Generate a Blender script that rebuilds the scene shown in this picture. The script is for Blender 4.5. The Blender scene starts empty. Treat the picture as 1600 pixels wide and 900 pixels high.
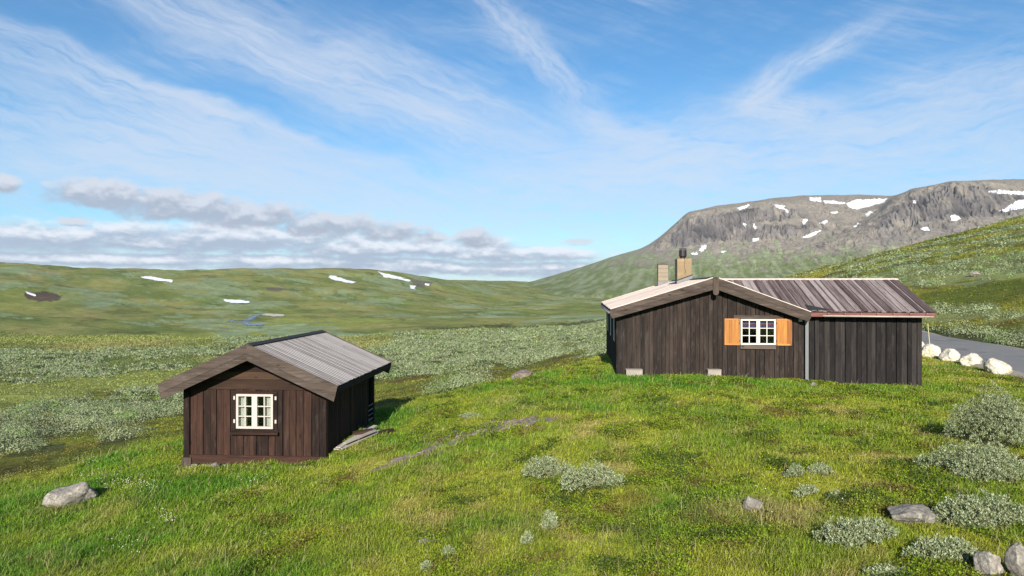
import bpy, math, random
import numpy as np
from mathutils import Vector, Matrix, noise as mnoise
R = math.radians
random.seed(7)
rng = np.random.default_rng(11)
sc = bpy.context.scene
C = sc.collection

# ------------------------------------------------------------------ camera
cam = bpy.data.objects.new('camera', bpy.data.cameras.new('camera'))
C.objects.link(cam)
cam.data.sensor_width = 36.0
cam.data.lens = 24.0
cam.data.clip_start = 0.05
cam.data.clip_end = 40000.0
cam.location = (0, 0, 0)
cam.rotation_euler = (R(90), 0, 0)
sc.camera = cam

# ------------------------------------------------------------------ light
SUN_EL, SUN_AZ = 24.0, 5.0            # sun behind the camera, 5 degrees to its left
sl = bpy.data.lights.new('sun', 'SUN')
sl.energy = 5.0
sl.angle = R(0.55)
sl.color = (1.0, 0.93, 0.82)
so = bpy.data.objects.new('sun', sl)
C.objects.link(so)
sdir = Vector((-math.sin(R(SUN_AZ)) * math.cos(R(SUN_EL)), -math.cos(R(SUN_AZ)) * math.cos(R(SUN_EL)), math.sin(R(SUN_EL))))
so.rotation_euler = sdir.to_track_quat('Z', 'Y').to_euler()
so.location = (-5, -40, 30)
sc.view_settings.view_transform = 'Standard'
sc.view_settings.look = 'None'
sc.view_settings.exposure = 0.88
sc.view_settings.gamma = 1.0
sc.view_settings.use_curve_mapping = False
sc.cycles.max_bounces = 6
sc.cycles.diffuse_bounces = 3
sc.cycles.transparent_max_bounces = 12
sc.cycles.volume_bounces = 0
sc.cycles.use_denoising = True


# ------------------------------------------------------------------ node helper
class S:
    """a socket with arithmetic"""
    def __init__(s, nt, sock): s.nt, s.s = nt, sock
    def _m(s, op, *a, clamp=False):
        n = s.nt.nodes.new('ShaderNodeMath'); n.operation = op; n.use_clamp = clamp
        for i, v in enumerate((s,) + a):
            if isinstance(v, S): s.nt.links.new(v.s, n.inputs[i])
            else: n.inputs[i].default_value = v
        return S(s.nt, n.outputs[0])
    def __add__(s, o): return s._m('ADD', o)
    __radd__ = __add__
    def __sub__(s, o): return s._m('SUBTRACT', o)
    def __rsub__(s, o): return (s * -1.0) + o
    def __mul__(s, o): return s._m('MULTIPLY', o)
    __rmul__ = __mul__
    def __truediv__(s, o): return s._m('DIVIDE', o)
    def pow(s, o): return s._m('POWER', o)
    def abs(s): return s._m('ABSOLUTE')
    def sqrt(s): return s._m('SQRT')
    def max(s, o): return s._m('MAXIMUM', o)
    def min(s, o): return s._m('MINIMUM', o)
    def clamp(s): return s._m('ADD', 0.0, clamp=True)
    def atan2(s, o): return s._m('ARCTAN2', o)
    def exp(s): return s._m('EXPONENT')
    def smooth(s, a, b, to0=0.0, to1=1.0):
        n = s.nt.nodes.new('ShaderNodeMapRange'); n.interpolation_type = 'SMOOTHSTEP'
        s.nt.links.new(s.s, n.inputs[0])
        n.inputs[1].default_value = a; n.inputs[2].default_value = b
        n.inputs[3].default_value = to0; n.inputs[4].default_value = to1
        return S(s.nt, n.outputs[0])


def comb(nt, x, y, z):
    n = nt.nodes.new('ShaderNodeCombineXYZ')
    for i, v in enumerate((x, y, z)):
        if isinstance(v, S): nt.links.new(v.s, n.inputs[i])
        else: n.inputs[i].default_value = v
    return S(nt, n.outputs[0])


def noise(nt, vec, scale, detail=3.0, rough=0.5, dist=0.0, dim='3D', col=False):
    n = nt.nodes.new('ShaderNodeTexNoise'); n.noise_dimensions = dim
    n.inputs['Scale'].default_value = scale; n.inputs['Detail'].default_value = detail
    n.inputs['Roughness'].default_value = rough; n.inputs['Distortion'].default_value = dist
    nt.links.new(vec.s, n.inputs['Vector'])
    return S(nt, n.outputs['Color' if col else 'Fac'])


def mixc(nt, f, a, b, mode='MIX'):
    n = nt.nodes.new('ShaderNodeMix'); n.data_type = 'RGBA'; n.blend_type = mode
    for i, v in ((0, f), (6, a), (7, b)):
        if isinstance(v, S): nt.links.new(v.s, n.inputs[i])
        elif i == 0: n.inputs[0].default_value = v
        else: n.inputs[i].default_value = (*v, 1.0)
    return S(nt, n.outputs[2])


def ramp(nt, f, stops):
    n = nt.nodes.new('ShaderNodeValToRGB')
    e = n.color_ramp.elements
    while len(e) < len(stops): e.new(0.5)
    for i, (p, c) in enumerate(stops):
        e[i].position = p; e[i].color = (*c, 1.0)
    nt.links.new(f.s, n.inputs[0])
    return S(nt, n.outputs[0])


# ------------------------------------------------------------------ world: sky and clouds (by direction only)
def build_world():
    w = bpy.data.worlds.new('World'); sc.world = w; w.use_nodes = True
    nt = w.node_tree; nt.nodes.clear()
    sky = nt.nodes.new('ShaderNodeTexSky'); sky.sky_type = 'NISHITA'; sky.sun_disc = False
    sky.sun_elevation = R(SUN_EL); sky.sun_rotation = R(180 + SUN_AZ)
    sky.altitude = 1000; sky.air_density = 1.0; sky.dust_density = 0.6; sky.ozone_density = 1.6
    tc = nt.nodes.new('ShaderNodeTexCoord')
    sp = nt.nodes.new('ShaderNodeSeparateXYZ'); nt.links.new(tc.outputs['Generated'], sp.inputs[0])
    x, y, z = (S(nt, sp.outputs[i]) for i in range(3))
    az = x.atan2(y) * 57.2958                       # degrees right of +Y
    el = z.atan2((x * x + y * y).sqrt()) * 57.2958  # degrees above the horizon
    # a slow warp gives every cloud edge its wander
    P = comb(nt, az, el * 1.6, 0.0)
    w1 = noise(nt, P, 0.09, 4, 0.6) - 0.5
    w2 = noise(nt, comb(nt, az + 40, el * 1.6, 3.0), 0.09, 4, 0.6) - 0.5

    def band(a0, e0, a1, e1, width, wa=1.0, fib=2.2, amt=1.0, seed=0.0, warp=5.0, sharp=0.0, fl=0.25):
        """a fibrous streak from (az,el) to (az,el)"""
        L = math.hypot(a1 - a0, e1 - e0); ux, uy = (a1 - a0) / L, (e1 - e0) / L
        da = az - (a0 + a1) / 2 + w1 * warp; de = el - (e0 + e1) / 2 + w2 * warp
        u = da * ux + de * uy; v = de * ux - da * uy
        f = noise(nt, comb(nt, u * fl, v * fib, seed), 0.5, 7, 0.68)
        g = ((u / (L * 0.5)).pow(4.0) * -1.2).exp() if False else ((u * u) / (L * L * 0.25) * -1.0).exp()
        if sharp:   # crisp upper side, feathered lower side
            up = (v / width).smooth(-1.6, 0.0) * (v / width).smooth(0.15, 0.6, 1.0, 0.0)
        else:
            up = ((v * v) / (width * width) * -1.0).exp()
        return (g * up * (f * 2.9 - 0.95).max(0.0) * amt).max(0.0)

    veil = noise(nt, comb(nt, az * 0.35 + el * 0.2, el * 1.1 - az * 0.18, 7.0), 0.16, 6, 0.6).smooth(0.38, 0.75)
    fine = noise(nt, comb(nt, az * 0.5 + el * 0.5, el * 2.6 + az * 0.9, 2.0), 0.55, 6, 0.65).smooth(0.3, 0.8)
    c = veil * fine * 0.5 + el.smooth(15.0, 2.0) * 0.30 * (fine * 0.9 + 0.2) + el.smooth(5.5, 0.3) * 0.9
    # long streaks of the left half (they fall towards the right), px -> az,el by atan
    c = c + band(-38, 17, -14, 10, 2.9, amt=1.5, seed=1, sharp=1)
    c = c + band(-34, 23, -5, 14, 2.8, amt=0.95, seed=2)
    c = c + band(-28, 21, 2, 10, 1.8, amt=1.0, seed=3)
    c = c + band(-40, 12, -10, 6.5, 2.4, amt=1.4, seed=4)
    c = c + band(-14, 19, 2, 13.5, 1.2, amt=0.9, seed=5)
    c = c + band(-3, 24, 6.5, 14.0, 1.3, amt=1.2, seed=6, warp=5.0, fl=0.6)
    c = c + band(4, 14.2, 13, 11.0, 1.0, amt=1.0, seed=7, warp=3)
    c = c + band(27.5, 18.8, 20.5, 16.0, 0.75, amt=1.3, seed=8, warp=1.5, fl=0.6)
    c = c + band(22, 16.8, 18.8, 13.9, 1.0, amt=1.4, seed=18, warp=1.5, fl=0.6)
    c = c + band(18.3, 14.2, 25.5, 12.9, 1.15, amt=1.7, seed=9, warp=1.2, fl=0.6)
    c = c + band(31, 23.5, 36, 22, 1.3, amt=0.6, seed=10)
    c = c + band(24, 12.5, 44, 14.5, 2.6, amt=0.8, seed=11, fl=0.5)
    c = c + band(-2, 9.5, 38, 10.5, 3.2, amt=1.2, seed=12, fl=0.35)
    c = c + band(-20, 6.0, 24, 7.0, 3.0, amt=0.85, seed=13, fl=0.35)
    c = c + band(20, 5, 60, 10.0, 4.0, amt=0.6, seed=14, fl=0.35)
    c = c + band(-30, 15.5, -8, 9.0, 0.8, amt=0.8, seed=21, warp=3)
    c = c + band(-12, 15.5, 3, 11.5, 0.9, amt=0.8, seed=22, warp=3)
    c = c + band(-38, 8.2, -18, 7.6, 1.5, amt=0.9, seed=23, warp=3)
    c = c + band(5, 9, 20, 11.5, 1.6, amt=0.7, seed=24, warp=4)
    c = c + band(-8, 21.0, 3, 19.5, 1.0, amt=0.45, seed=25, warp=4)
    behind = y.smooth(-0.2, 0.2, 0.35, 0.0)
    c = (((c + behind * veil) * -1.3).exp() * -1.0 + 1.0) * 0.86
    col = S(nt, sky.outputs[0])
    # the sky overhead is left as the Sky Texture gives it; cirrus is lit white ice
    g = nt.nodes.new('ShaderNodeHueSaturation'); g.inputs['Saturation'].default_value = 1.06
    g.inputs['Value'].default_value = SKYV; nt.links.new(col.s, g.inputs['Color'])
    col = mixc(nt, 1.0, S(nt, g.outputs[0]), (.47, .77, .90), 'MULTIPLY')
    col = mixc(nt, c.clamp(), col, CIRRUS)

    # cumulus / stratus decks low over the left horizon
    def deck(blobs, seed, sx, sy, thr=0.0):
        def dens(off):
            q = comb(nt, az * sx, (el + off) * sy, seed)
            f = (noise(nt, q, 1.0, 6, 0.58) - 0.5) * 2.3
            d = None
            for (a, e, ra, re, s) in blobs:
                r = (((az - a) / ra) * ((az - a) / ra) + ((el + off - e) / re) * ((el + off - e) / re)) * -1.0 + s
                d = r if d is None else d.max(r)
            return d.max(-3.0) * 0.75 + f * 0.9
        d0 = dens(0.0)
        d1 = dens(0.55)
        a = d0.smooth(thr - 0.15, thr + 0.6)
        lit = (d0 - d1).smooth(-0.15, 0.65)
        return a, lit
    def px(X, Y): return math.degrees(math.atan((X - 800) / 1067)), math.degrees(math.atan((450 - Y) / math.hypot(1067, X - 800)))
    def B(X, Y, rx, ry, s=1.0):
        a, e = px(X, Y); k = 1067 / math.hypot(1067, X - 800)
        return (a, e, rx * 0.0537 * k * k, ry * 0.0537 * k, s)
    low = [B(60, 372, 260, 30), B(330, 372, 260, 28), B(600, 386, 240, 22), B(800, 398, 170, 16, 0.9), B(150, 405, 330, 14), B(480, 408, 330, 13), B(860, 420, 260, 16, 0.9), B(600, 418, 330, 13), B(-300, 370, 260, 40)]
    hi = [B(155, 303, 85, 26, 1.2), B(280, 322, 120, 26, 1.2), B(390, 336, 110, 24, 1.1), B(520, 352, 100, 21, 1.1), B(610, 362, 80, 16), B(672, 370, 30, 12), B(745, 372, 42, 18), B(900, 378, 34, 7, 0.7), B(8, 287, 30, 17), B(115, 345, 40, 9, 0.7)]
    a, lit = deck(low, 11.0, 0.36, 0.85)
    ccol = mixc(nt, lit, CSHADE, CLIT)
    col = mixc(nt, a * 0.93, col, ccol)
    a, lit = deck(hi, 23.0, 0.52, 0.78)
    ccol = mixc(nt, lit, CSHADE2, CLIT2)
    col = mixc(nt, a * 0.9, col, ccol)
    bg = nt.nodes.new('ShaderNodeBackground'); bg.inputs['Strength'].default_value = 0.09
    nt.links.new(col.s, bg.inputs['Color'])
    out = nt.nodes.new('ShaderNodeOutputWorld'); nt.links.new(bg.outputs[0], out.inputs['Surface'])
    w.cycles.sampling_method = 'MANUAL'; w.cycles.sample_map_resolution = 512


SKYV = 1.0
CIRRUS = (4.4, 4.8, 5.5)
CSHADE = (2.75, 3.2, 4.0); CLIT = (5.6, 5.8, 6.2)
CSHADE2 = (2.75, 3.0, 3.6); CLIT2 = (4.6, 4.75, 5.2)
build_world()


# ------------------------------------------------------------------ numpy noise
_perm = np.random.default_rng(3).permutation(512).astype(np.int64)
_perm = np.concatenate([_perm, _perm])
_gr = np.stack([np.cos(np.linspace(0, 2 * np.pi, 64, endpoint=False)), np.sin(np.linspace(0, 2 * np.pi, 64, endpoint=False))], 1)


def perlin(x, y, seed=0):
    x = np.asarray(x, float) + seed * 17.31; y = np.asarray(y, float) - seed * 9.17
    xi = np.floor(x).astype(np.int64); yi = np.floor(y).astype(np.int64)
    xf = x - xi; yf = y - yi
    u = xf * xf * xf * (xf * (xf * 6 - 15) + 10); v = yf * yf * yf * (yf * (yf * 6 - 15) + 10)
    def g(ix, iy, fx, fy):
        h = _perm[(_perm[(ix + seed * 31) & 511] + iy) & 511] & 63
        gg = _gr[h]
        return gg[..., 0] * fx + gg[..., 1] * fy
    a = g(xi, yi, xf, yf); b = g(xi + 1, yi, xf - 1, yf)
    c = g(xi, yi + 1, xf, yf - 1); d = g(xi + 1, yi + 1, xf - 1, yf - 1)
    return (a + u * (b - a) + v * ((c + u * (d - c)) - (a + u * (b - a)))) * 1.5


def fbm(x, y, s, o=4, seed=0, rough=0.5):
    x = np.asarray(x, float) / s; y = np.asarray(y, float) / s
    r = 0; a = 1; t = 0
    for i in range(o):
        r = r + a * perlin(x, y, seed + i * 5); t += a
        a *= rough; x = x * 2.03; y = y * 2.03
    return r / t * 1.25


def ss(x, a, b):
    t = np.clip((np.asarray(x, float) - a) / (b - a), 0, 1)
    return t * t * (3 - 2 * t)


# ------------------------------------------------------------------ terrain height
F = 1067.0
def Yz(d, Y): return -(Y - 450) / F * d

COLS = {
 -300: ([(5,-4.7),(11,-5.1),(16,-5.4),(19,-5.9),(24,-6.6),(32,-7.6),(45,-9.5),(60,-11.5),(90,-14.5),(150,-19),(300,-26),(500,-26),(700,-15),(950,10),(1250,50),(1600,85),(2200,80),(6000,60)]),
 0:    ([(5,-4.3),(11,-4.65),(15.8,-4.9),(18.5,-5.3),(22,-5.85),(28,-6.4),(36,-7.5),(50,-9.6),(60,-10.8),(90,-14),(150,-19),(300,-26),(500,-28),(700,-22),(950,-3),(1250,28),(1600,62),(2200,58),(6000,40)]),
 130:  ([(5,-4.2),(10.5,-4.5),(15.5,-4.72),(19,-5.0),(22,-5.5),(28,-6.1),(36,-7.6),(50,-9.6),(60,-11),(90,-14.2),(150,-19.5),(300,-28),(500,-31),(700,-27),(950,-12),(1250,12),(1650,50),(2200,52),(6000,40)]),
 250:  ([(5,-4.1),(10.5,-4.35),(15,-4.58),(17.6,-4.60),(20,-4.6),(23,-5.0),(28,-5.9),(40,-8),(60,-11),(100,-15),(180,-21),(350,-29),(600,-33),(800,-30),(1100,-14),(1600,30),(2000,56),(3000,50),(6000,40)]),
 400:  ([(5,-3.9),(10,-4.15),(14,-4.36),(17.6,-4.58),(22,-4.45),(25,-4.8),(32,-6.2),(50,-9.5),(100,-15.5),(200,-23),(400,-31),(580,-33.5),(800,-32),(1200,-18),(1700,28),(2200,69),(3000,60),(6000,40)]),
 600:  ([(5,-3.6),(8,-3.75),(10,-3.85),(14,-3.97),(18,-4.1),(22,-4.22),(25,-4.4),(30,-5.0),(36,-5.85),(50,-7.5),(80,-10.6),(130,-14.5),(200,-19),(300,-24),(500,-30),(900,-34),(1300,-25),(1800,8),(2350,72),(3000,66),(6000,40)]),
 750:  ([(5,-3.3),(8,-3.45),(12,-3.6),(16,-3.65),(20,-3.65),(24,-3.65),(27,-3.78),(32,-4.35),(40,-5.3),(60,-7.5),(90,-10.5),(150,-15),(250,-20.5),(400,-26),(700,-32),(1200,-36),(1900,-28),(2700,10),(3500,30),(5000,52),(6500,50)]),
 850:  ([(5,-3.2),(8,-3.3),(12,-3.4),(16,-3.42),(20,-3.35),(24,-3.3),(26,-3.35),(28,-3.5),(31,-3.9),(35,-4.35),(45,-5.3),(70,-7.5),(110,-10.5),(180,-15),(300,-21),(500,-27),(900,-33),(1500,-37),(2500,-30),(4000,20),(5500,60),(6500,58)]),
 950:  ([(5,-3.1),(8,-3.2),(12,-3.25),(16,-3.2),(20,-3.13),(24.5,-3.07),(28,-3.05),(33,-3.05),(37,-3.55),(50,-4.8),(70,-6.3),(120,-9.5),(200,-13),(350,-18.5),(600,-25),(1000,-31),(1700,-36),(3500,-50),(6500,-60)]),
 1100: ([(5,-3.0),(8,-3.05),(12,-3.1),(16,-3.1),(20,-3.06),(24,-3.1),(40,-3.2),(60,-4),(100,-5.5),(200,-8),(350,-10),(600,-16),(1000,-24),(1700,-30),(3500,-50),(6500,-60)]),
 1250: ([(5,-2.95),(8,-3.0),(12,-3.1),(16,-3.15),(20,-3.2),(23,-3.2),(30,-3.15),(45,-3.1),(70,-2.6),(120,-1),(250,2),(450,12),(600,9),(1000,-10),(3500,-50),(6500,-60)]),
 1350: ([(5,-2.92),(8,-2.97),(12,-3.1),(16,-3.2),(20,-3.28),(23,-3.3),(30,-3.25),(45,-3.2),(60,-2.4),(90,-0.3),(150,4.0),(250,10),(360,17),(600,14),(1000,-8),(3500,-50),(6500,-60)]),
 1440: ([(5,-2.9),(8,-2.95),(12,-3.1),(16,-3.25),(20,-3.35),(23.4,-3.36),(26,-3.4),(30,-3.38),(37,-3.4),(48,-3.35),(55,-2.6),(80,0),(120,4),(180,8.5),(240,14),(300,19.7),(420,20),(1000,0),(3500,-50),(6500,-60)]),
 1600: ([(5,-2.8),(8,-2.9),(12,-3.1),(16,-3.3),(20,-3.45),(24,-3.5),(28,-3.5),(36,-3.45),(40,-3.1),(50,-1.8),(60,-0.8),(90,3.3),(140,9.5),(200,17),(260,25.5),(330,35.5),(420,38),(1000,20),(3500,-50),(6500,-60)]),
 1900: ([(5,-2.75),(8,-2.9),(12,-3.1),(16,-3.35),(20,-3.55),(24,-3.6),(28,-3.5),(36,-2.2),(50,0.5),(80,6),(140,16),(200,26),(330,50),(420,55),(1000,50),(3500,0),(6500,-60)]),
}


def table(cols, X, lg, sx, sy):
    ks = sorted(cols)
    A = np.array([np.interp(lg, np.log([p[0] for p in cols[k]]), [p[1] for p in cols[k]]) for k in ks])
    T = np.empty((len(X), len(lg)))
    # Catmull-like: linear across columns, then gaussian smoothing both ways
    for j in range(len(lg)): T[:, j] = np.interp(X, ks, A[:, j])
    def g(T, s, ax):
        n = int(3 * s) + 1; k = np.exp(-0.5 * (np.arange(-n, n + 1) / s) ** 2); k /= k.sum()
        P = np.pad(T, [(n, n) if a == ax else (0, 0) for a in (0, 1)], mode='edge')
        return np.apply_along_axis(lambda v: np.convolve(v, k, 'valid'), ax, P)
    return g(g(T, sy, 1), sx, 0)


TX = np.linspace(-700, 2300, 301)            # step 10
TL = np.linspace(math.log(3), math.log(9000), 600)
TT = table(COLS, TX, TL, 4.0, 3.2)


def lookup(T, X, L, gx, gl):
    fx = np.clip((X - gx[0]) / (gx[1] - gx[0]), 0, len(gx) - 1.001); fl = np.clip((L - gl[0]) / (gl[1] - gl[0]), 0, len(gl) - 1.001)
    i = fx.astype(int); j = fl.astype(int); u = fx - i; v = fl - j
    return (T[i, j] * (1 - u) + T[i + 1, j] * u) * (1 - v) + (T[i, j + 1] * (1 - u) + T[i + 1, j + 1] * u) * v


HUTS = []      # (ox, oy, angle, x0, x1, y0, y1, flat z)


def gh(x, y, rough=True):
    x = np.asarray(x, float); y = np.asarray(y, float)
    r = np.hypot(x, y) + 1e-6
    a = np.arctan2(x, y); lim = R(58)
    ac = np.clip(a, -lim, lim)
    d = np.maximum(r * np.cos(ac), 3.01)
    X = 800 + F * np.tan(ac)
    z = lookup(TT, X, np.log(d), TX, TL)
    w = ss(np.abs(a), lim, math.pi) * 0.5
    Xo = 800 - F * np.tan(ac)
    z = z * (1 - w) + lookup(TT, Xo, np.log(d), TX, TL) * w
    w0 = ss(r, 8, 2)
    z = z * (1 - w0) + (-3.45) * w0
    if rough:
        z = z + fbm(x, y, 2.0, 3, 1) * 0.15 * ss(r, 60, 10) + fbm(x, y, 0.6, 2, 2) * 0.085 * ss(r, 50, 14) * (0.6 + fbm(x, y, 5, 2, 4))
        z = z + fbm(x, y, 14, 3, 3) * 0.55 * ss(r, 30, 80) * ss(r, 4000, 300)
        z = z + fbm(x, y, 70, 4, 6) * 2.6 * ss(r, 120, 450) + fbm(x, y, 330, 4, 7) * 11 * ss(r, 500, 1300)
    return z


def gz(x, y): return float(gh(np.array([x]), np.array([y]))[0])


def hit(X, Y, d0=5.0, d1=7000.0):
    """ground point first met along the sight line through a photo pixel"""
    d = np.exp(np.linspace(math.log(d0), math.log(d1), 1500))
    t = (X - 800) / F
    g = gh(d * t, d); l = -(Y - 450) / F * d
    k = np.argmax(g >= l)
    return Vector((d[k] * t, d[k], g[k]))


# ------------------------------------------------------------------ vegetation zones of the ground
def inpoly(X, Y, poly):
    c = np.zeros(np.shape(X), bool); n = len(poly)
    for i in range(n):
        x1, y1 = poly[i]; x2, y2 = poly[(i + 1) % n]
        if y1 == y2: continue
        k = ((y1 > Y) != (y2 > Y)) & (X < (x2 - x1) * (Y - y1) / (y2 - y1) + x1)
        c ^= k
    return c


EDGE_X = [-400, 0, 60, 150, 285, 420, 600, 700, 760, 830, 880, 950, 1100, 1300, 1440, 1500, 1600, 1900]
EDGE_D = [16, 18.2, 18.8, 20.5, 22.5, 24.5, 25.5, 26, 27, 29.5, 32, 34, 36, 37, 36, 31, 24.5, 22]
WILLOW = [
 [(-400, 690), (0, 652), (60, 632), (140, 618), (215, 608), (300, 612), (300, 645), (200, 662), (130, 674), (80, 690), (30, 705), (-400, 760)],
 [(-20, 722), (40, 704), (105, 694), (100, 702), (45, 722), (10, 735), (-20, 735)],
 [(150, 690), (180, 680), (222, 676), (215, 684), (190, 690), (155, 697)],
 [(-60, 752), (25, 752), (15, 762), (-60, 772)],
 [(-400, 575), (0, 560), (60, 552), (170, 546), (340, 541), (420, 545), (400, 560), (330, 556), (180, 562), (150, 578), (60, 584), (-400, 600)],
 [(0, 592), (100, 580), (290, 566), (300, 575), (140, 590), (20, 600)],
 [(560, 548), (640, 527), (740, 517), (860, 507), (960, 497), (960, 542), (900, 551), (850, 562), (800, 575), (740, 576), (690, 584), (640, 588), (560, 600)],
 [(600, 520), (700, 512), (800, 505), (800, 509), (700, 518), (620, 528)],
 [(672, 613), (700, 601), (760, 594), (758, 600), (715, 608), (685, 618)],
 [(1440, 512), (1480, 512), (1530, 517), (1610, 521), (1900, 530), (1900, 575), (1610, 549), (1540, 536), (1490, 528), (1440, 521)],
]
FARW = [   # paler willow ground on the far slopes, and the gaps in it
 [(1300, 436), (1400, 428), (1460, 436), (1480, 452), (1400, 452), (1330, 446)],
]


def zones(x, y, z=None):
    """lawn, willow (0..1) of ground points"""
    x = np.asarray(x, float); y = np.asarray(y, float)
    if z is None: z = gh(x, y)
    yy = np.maximum(y, 1.0)
    front = y > 2
    X = 800 + F * x / yy; Y = 450 - F * z / yy
    r = np.hypot(x, y)
    e = np.interp(np.clip(X, -400, 1900), EDGE_X, EDGE_D) * (1 + 0.07 * fbm(x, y, 3.0, 3, 9))
    lawn = ss(yy / e, 1.03, 0.97) * front + (~front) * 1.0
    j = fbm(x, y, 6, 3, 10); kx = 12 * j * ss(r, 20, 60); ky = 5 * fbm(x, y, 5, 3, 13)
    w = np.zeros(x.shape, bool)
    for p in WILLOW: w |= inpoly(X + kx, Y + ky, p)
    w &= front
    gaps = (fbm(x, y, 16, 3, 12) + .5 * fbm(x, y, 5, 2, 18)) > 0.26
    gaps &= ~((X > 1400) & (Y > 500))
    w = w & ~gaps
    far = front & (r > 42) & ~w
    s = np.clip(r / 14, 6, 60)
    n = fbm(x + .5 * y, y * .6, 34, 4, 14) + 0.35 * fbm(x, y, 7, 2, 15)
    n = np.where(r > 350, 0.5 * n + fbm(x + .45 * y, y * .5, 150, 5, 17), n)
    big = fbm(x, y, 170, 3, 16)
    hill = (X > 1000) & (y > 38) & (Y < 512)
    thr = np.where(hill, 0.30, 0.27 - .1 * ss(r, 350, 900)) - 0.35 * big
    w2 = far & (n > thr) & ~((X < 330) & (Y > 560)) & ~((X > 300) & (X < 1000) & (Y > 560))
    w2 &= ~((lawn > 0.3))
    return lawn, w, w2, X, Y, r


def mix3(a, b, t): return a + (b - a) * t[..., None]
def c3(*c): return np.array(c, float)

LUSH = c3(.092, .208, .016); YEL = c3(.265, .285, .030); STRAW = c3(.36, .27, .11); BROWN = c3(.15, .085, .035)
HEATH = c3(.100, .120, .018); HEATHB = c3(.085, .060, .022); GREYW = c3(.200, .255, .145); MEAD = c3(.200, .225, .055)


def ground_colour(x, y, z, blade=False):
    lawn, w, w2, X, Y, r = zones(x, y, z)
    n1 = fbm(x, y, 3.2, 4, 20); n2 = fbm(x, y, 1.1, 3, 21); n3 = fbm(x, y, 9, 3, 22)
    # lawn: lush round the huts and on the left slope, yellower over the mound
    yel = 0.5 + 0.22 * ss(X, 420, 700) - 0.25 * ss(X, 500, 250) + 0.9 * n1 + 0.35 * n2
    lushpatch = np.exp(-(((x - 4) / 5) ** 2 + ((y - 24) / 4) ** 2)) + 0.8 * np.exp(-(((x + 3.3) / 2) ** 2 + ((y - 21) / 3) ** 2)) + 0.5 * np.exp(-(((x - 12) / 5) ** 2 + ((y - 22) / 2) ** 2))
    yel = yel - lushpatch * 0.6
    c = mix3(LUSH, YEL, np.clip(yel, 0, 1))
    st = np.clip((fbm(x, y, 1.7, 4, 24) - 0.14) * 2.3 + 0.35 * n2, 0, 1) * (1 - np.clip(lushpatch * 1.4, 0, 1)) * (0.45 + 0.55 * ss(X, 450, 650))
    c = mix3(c, STRAW, st * 0.6)
    br = ss(fbm(x, y, 1.3, 3, 26), 0.46, 0.68) * (1 - np.clip(lushpatch * 1.5, 0, 1))
    c = mix3(c, BROWN, br * 0.45)
    # heath and meadow beyond
    h = mix3(HEATH, HEATHB, np.clip(0.45 + 1.3 * fbm(x, y, 5, 3, 30), 0, 1))
    h = mix3(h, YEL, np.clip(0.1 + 1.2 * fbm(x, y, 11, 3, 31), 0, 0.75))
    xs, ys = x + .45 * y, y * .55
    hf = mix3(c3(.118, .148, .040), c3(.215, .212, .070), np.clip(0.5 + 1.5 * fbm(xs, ys, 80, 5, 32), 0, 1))
    hf = mix3(hf, c3(.060, .072, .025), ss(fbm(xs, ys, 55, 5, 33), 0.14, 0.45) * 0.55)
    hf = mix3(hf, c3(.30, .22, .10), ss(fbm(xs, ys, 150, 4, 34), 0.34, 0.6) * 0.55)
    hf = mix3(hf, c3(.12, .17, .035), ss(fbm(xs, ys, 230, 4, 35), 0.2, 0.6) * 0.5)
    h = mix3(h, hf, ss(r, 70, 220))
    mead = inpoly(X, Y + 4 * n1, [(-500, 665), (0, 650), (140, 612), (300, 605), (300, 574), (140, 588), (0, 600), (-500, 610)]).astype(float)
    mead = np.maximum(mead, 0.8 * inpoly(X, Y + 3 * n3, [(-100, 540), (350, 530), (560, 509), (640, 500), (560, 497), (430, 497), (350, 520), (0, 528)]))
    h = mix3(h, MEAD * (1 + 0.25 * n2[..., None]), mead)
    c = h + (c - h) * lawn[..., None]
    g = GREYW * 0.96 * (1 + 0.35 * fbm(x, y, 30, 3, 36)[..., None])
    near = ss(r, 380, 150)            # real bushes stand there, the soil below keeps more of its heath tone
    wn = np.where(w2, 1.0 - 0.55 * near, 0) * (0.85 - .2 * ss(r, 400, 1200))
    c = mix3(c, g, wn)
    c = mix3(c, c3(.045, .055, .022), w * 0.8)  # shade under the thickets painted into the ground colour
    # dry river meadow and peat scar of the left hill
    sc_ = inpoly(X + 6 * n3, Y + 2 * n1, [(38, 458), (70, 455), (98, 462), (92, 470), (60, 471), (40, 466)])
    c = mix3(c, c3(.07, .045, .04), sc_ * 0.9)
    sc2 = inpoly(X + 6 * n3, Y + 2 * n1, [(-10, 455), (30, 450), (120, 455), (140, 470), (60, 485), (-10, 490)])
    c = mix3(c, c3(.18, .20, .05), sc2 * 0.5 * (1 - sc_))
    rk = inpoly(X + 4 * n3, Y + 2 * n1, [(640, 436), (675, 440), (672, 447), (648, 449)]) | inpoly(X, Y, [(415, 449), (442, 450), (440, 455), (418, 455)])
    c = mix3(c, c3(.10, .085, .075), rk * 0.8)
    hill = ss(X, 1150, 1300) * ss(y, 40, 60) * (y < 3000)
    hb = mix3(c3(.085, .108, .015), c3(.215, .205, .024), np.clip(0.5 + 1.7 * fbm(x - .4 * y, y * .6, 12, 5, 40), 0, 1))
    hb = mix3(hb, c3(.055, .05, .017), ss(fbm(x - .4 * y, y * .6, 15, 5, 41), 0.05, 0.38) * 0.85)
    hb = mix3(hb, g, (w2 * 0.45))
    c = mix3(c, hb, hill * (1 - lawn) * 0.85 * (~w))
    top = ss(z, 45, 75) * ss(r, 900, 1500)
    c = mix3(c, c3(.21, .19, .12), top * 0.6)
    # trodden bare streak beside the bedrock, rim of the road
    c = c * (1 + 0.16 * fbm(x, y, 0.5, 3, 44) * ss(r, 90, 20))[..., None]
    return np.clip(c, 0.004, 0.9), lawn, w, w2, X, Y, r


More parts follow.
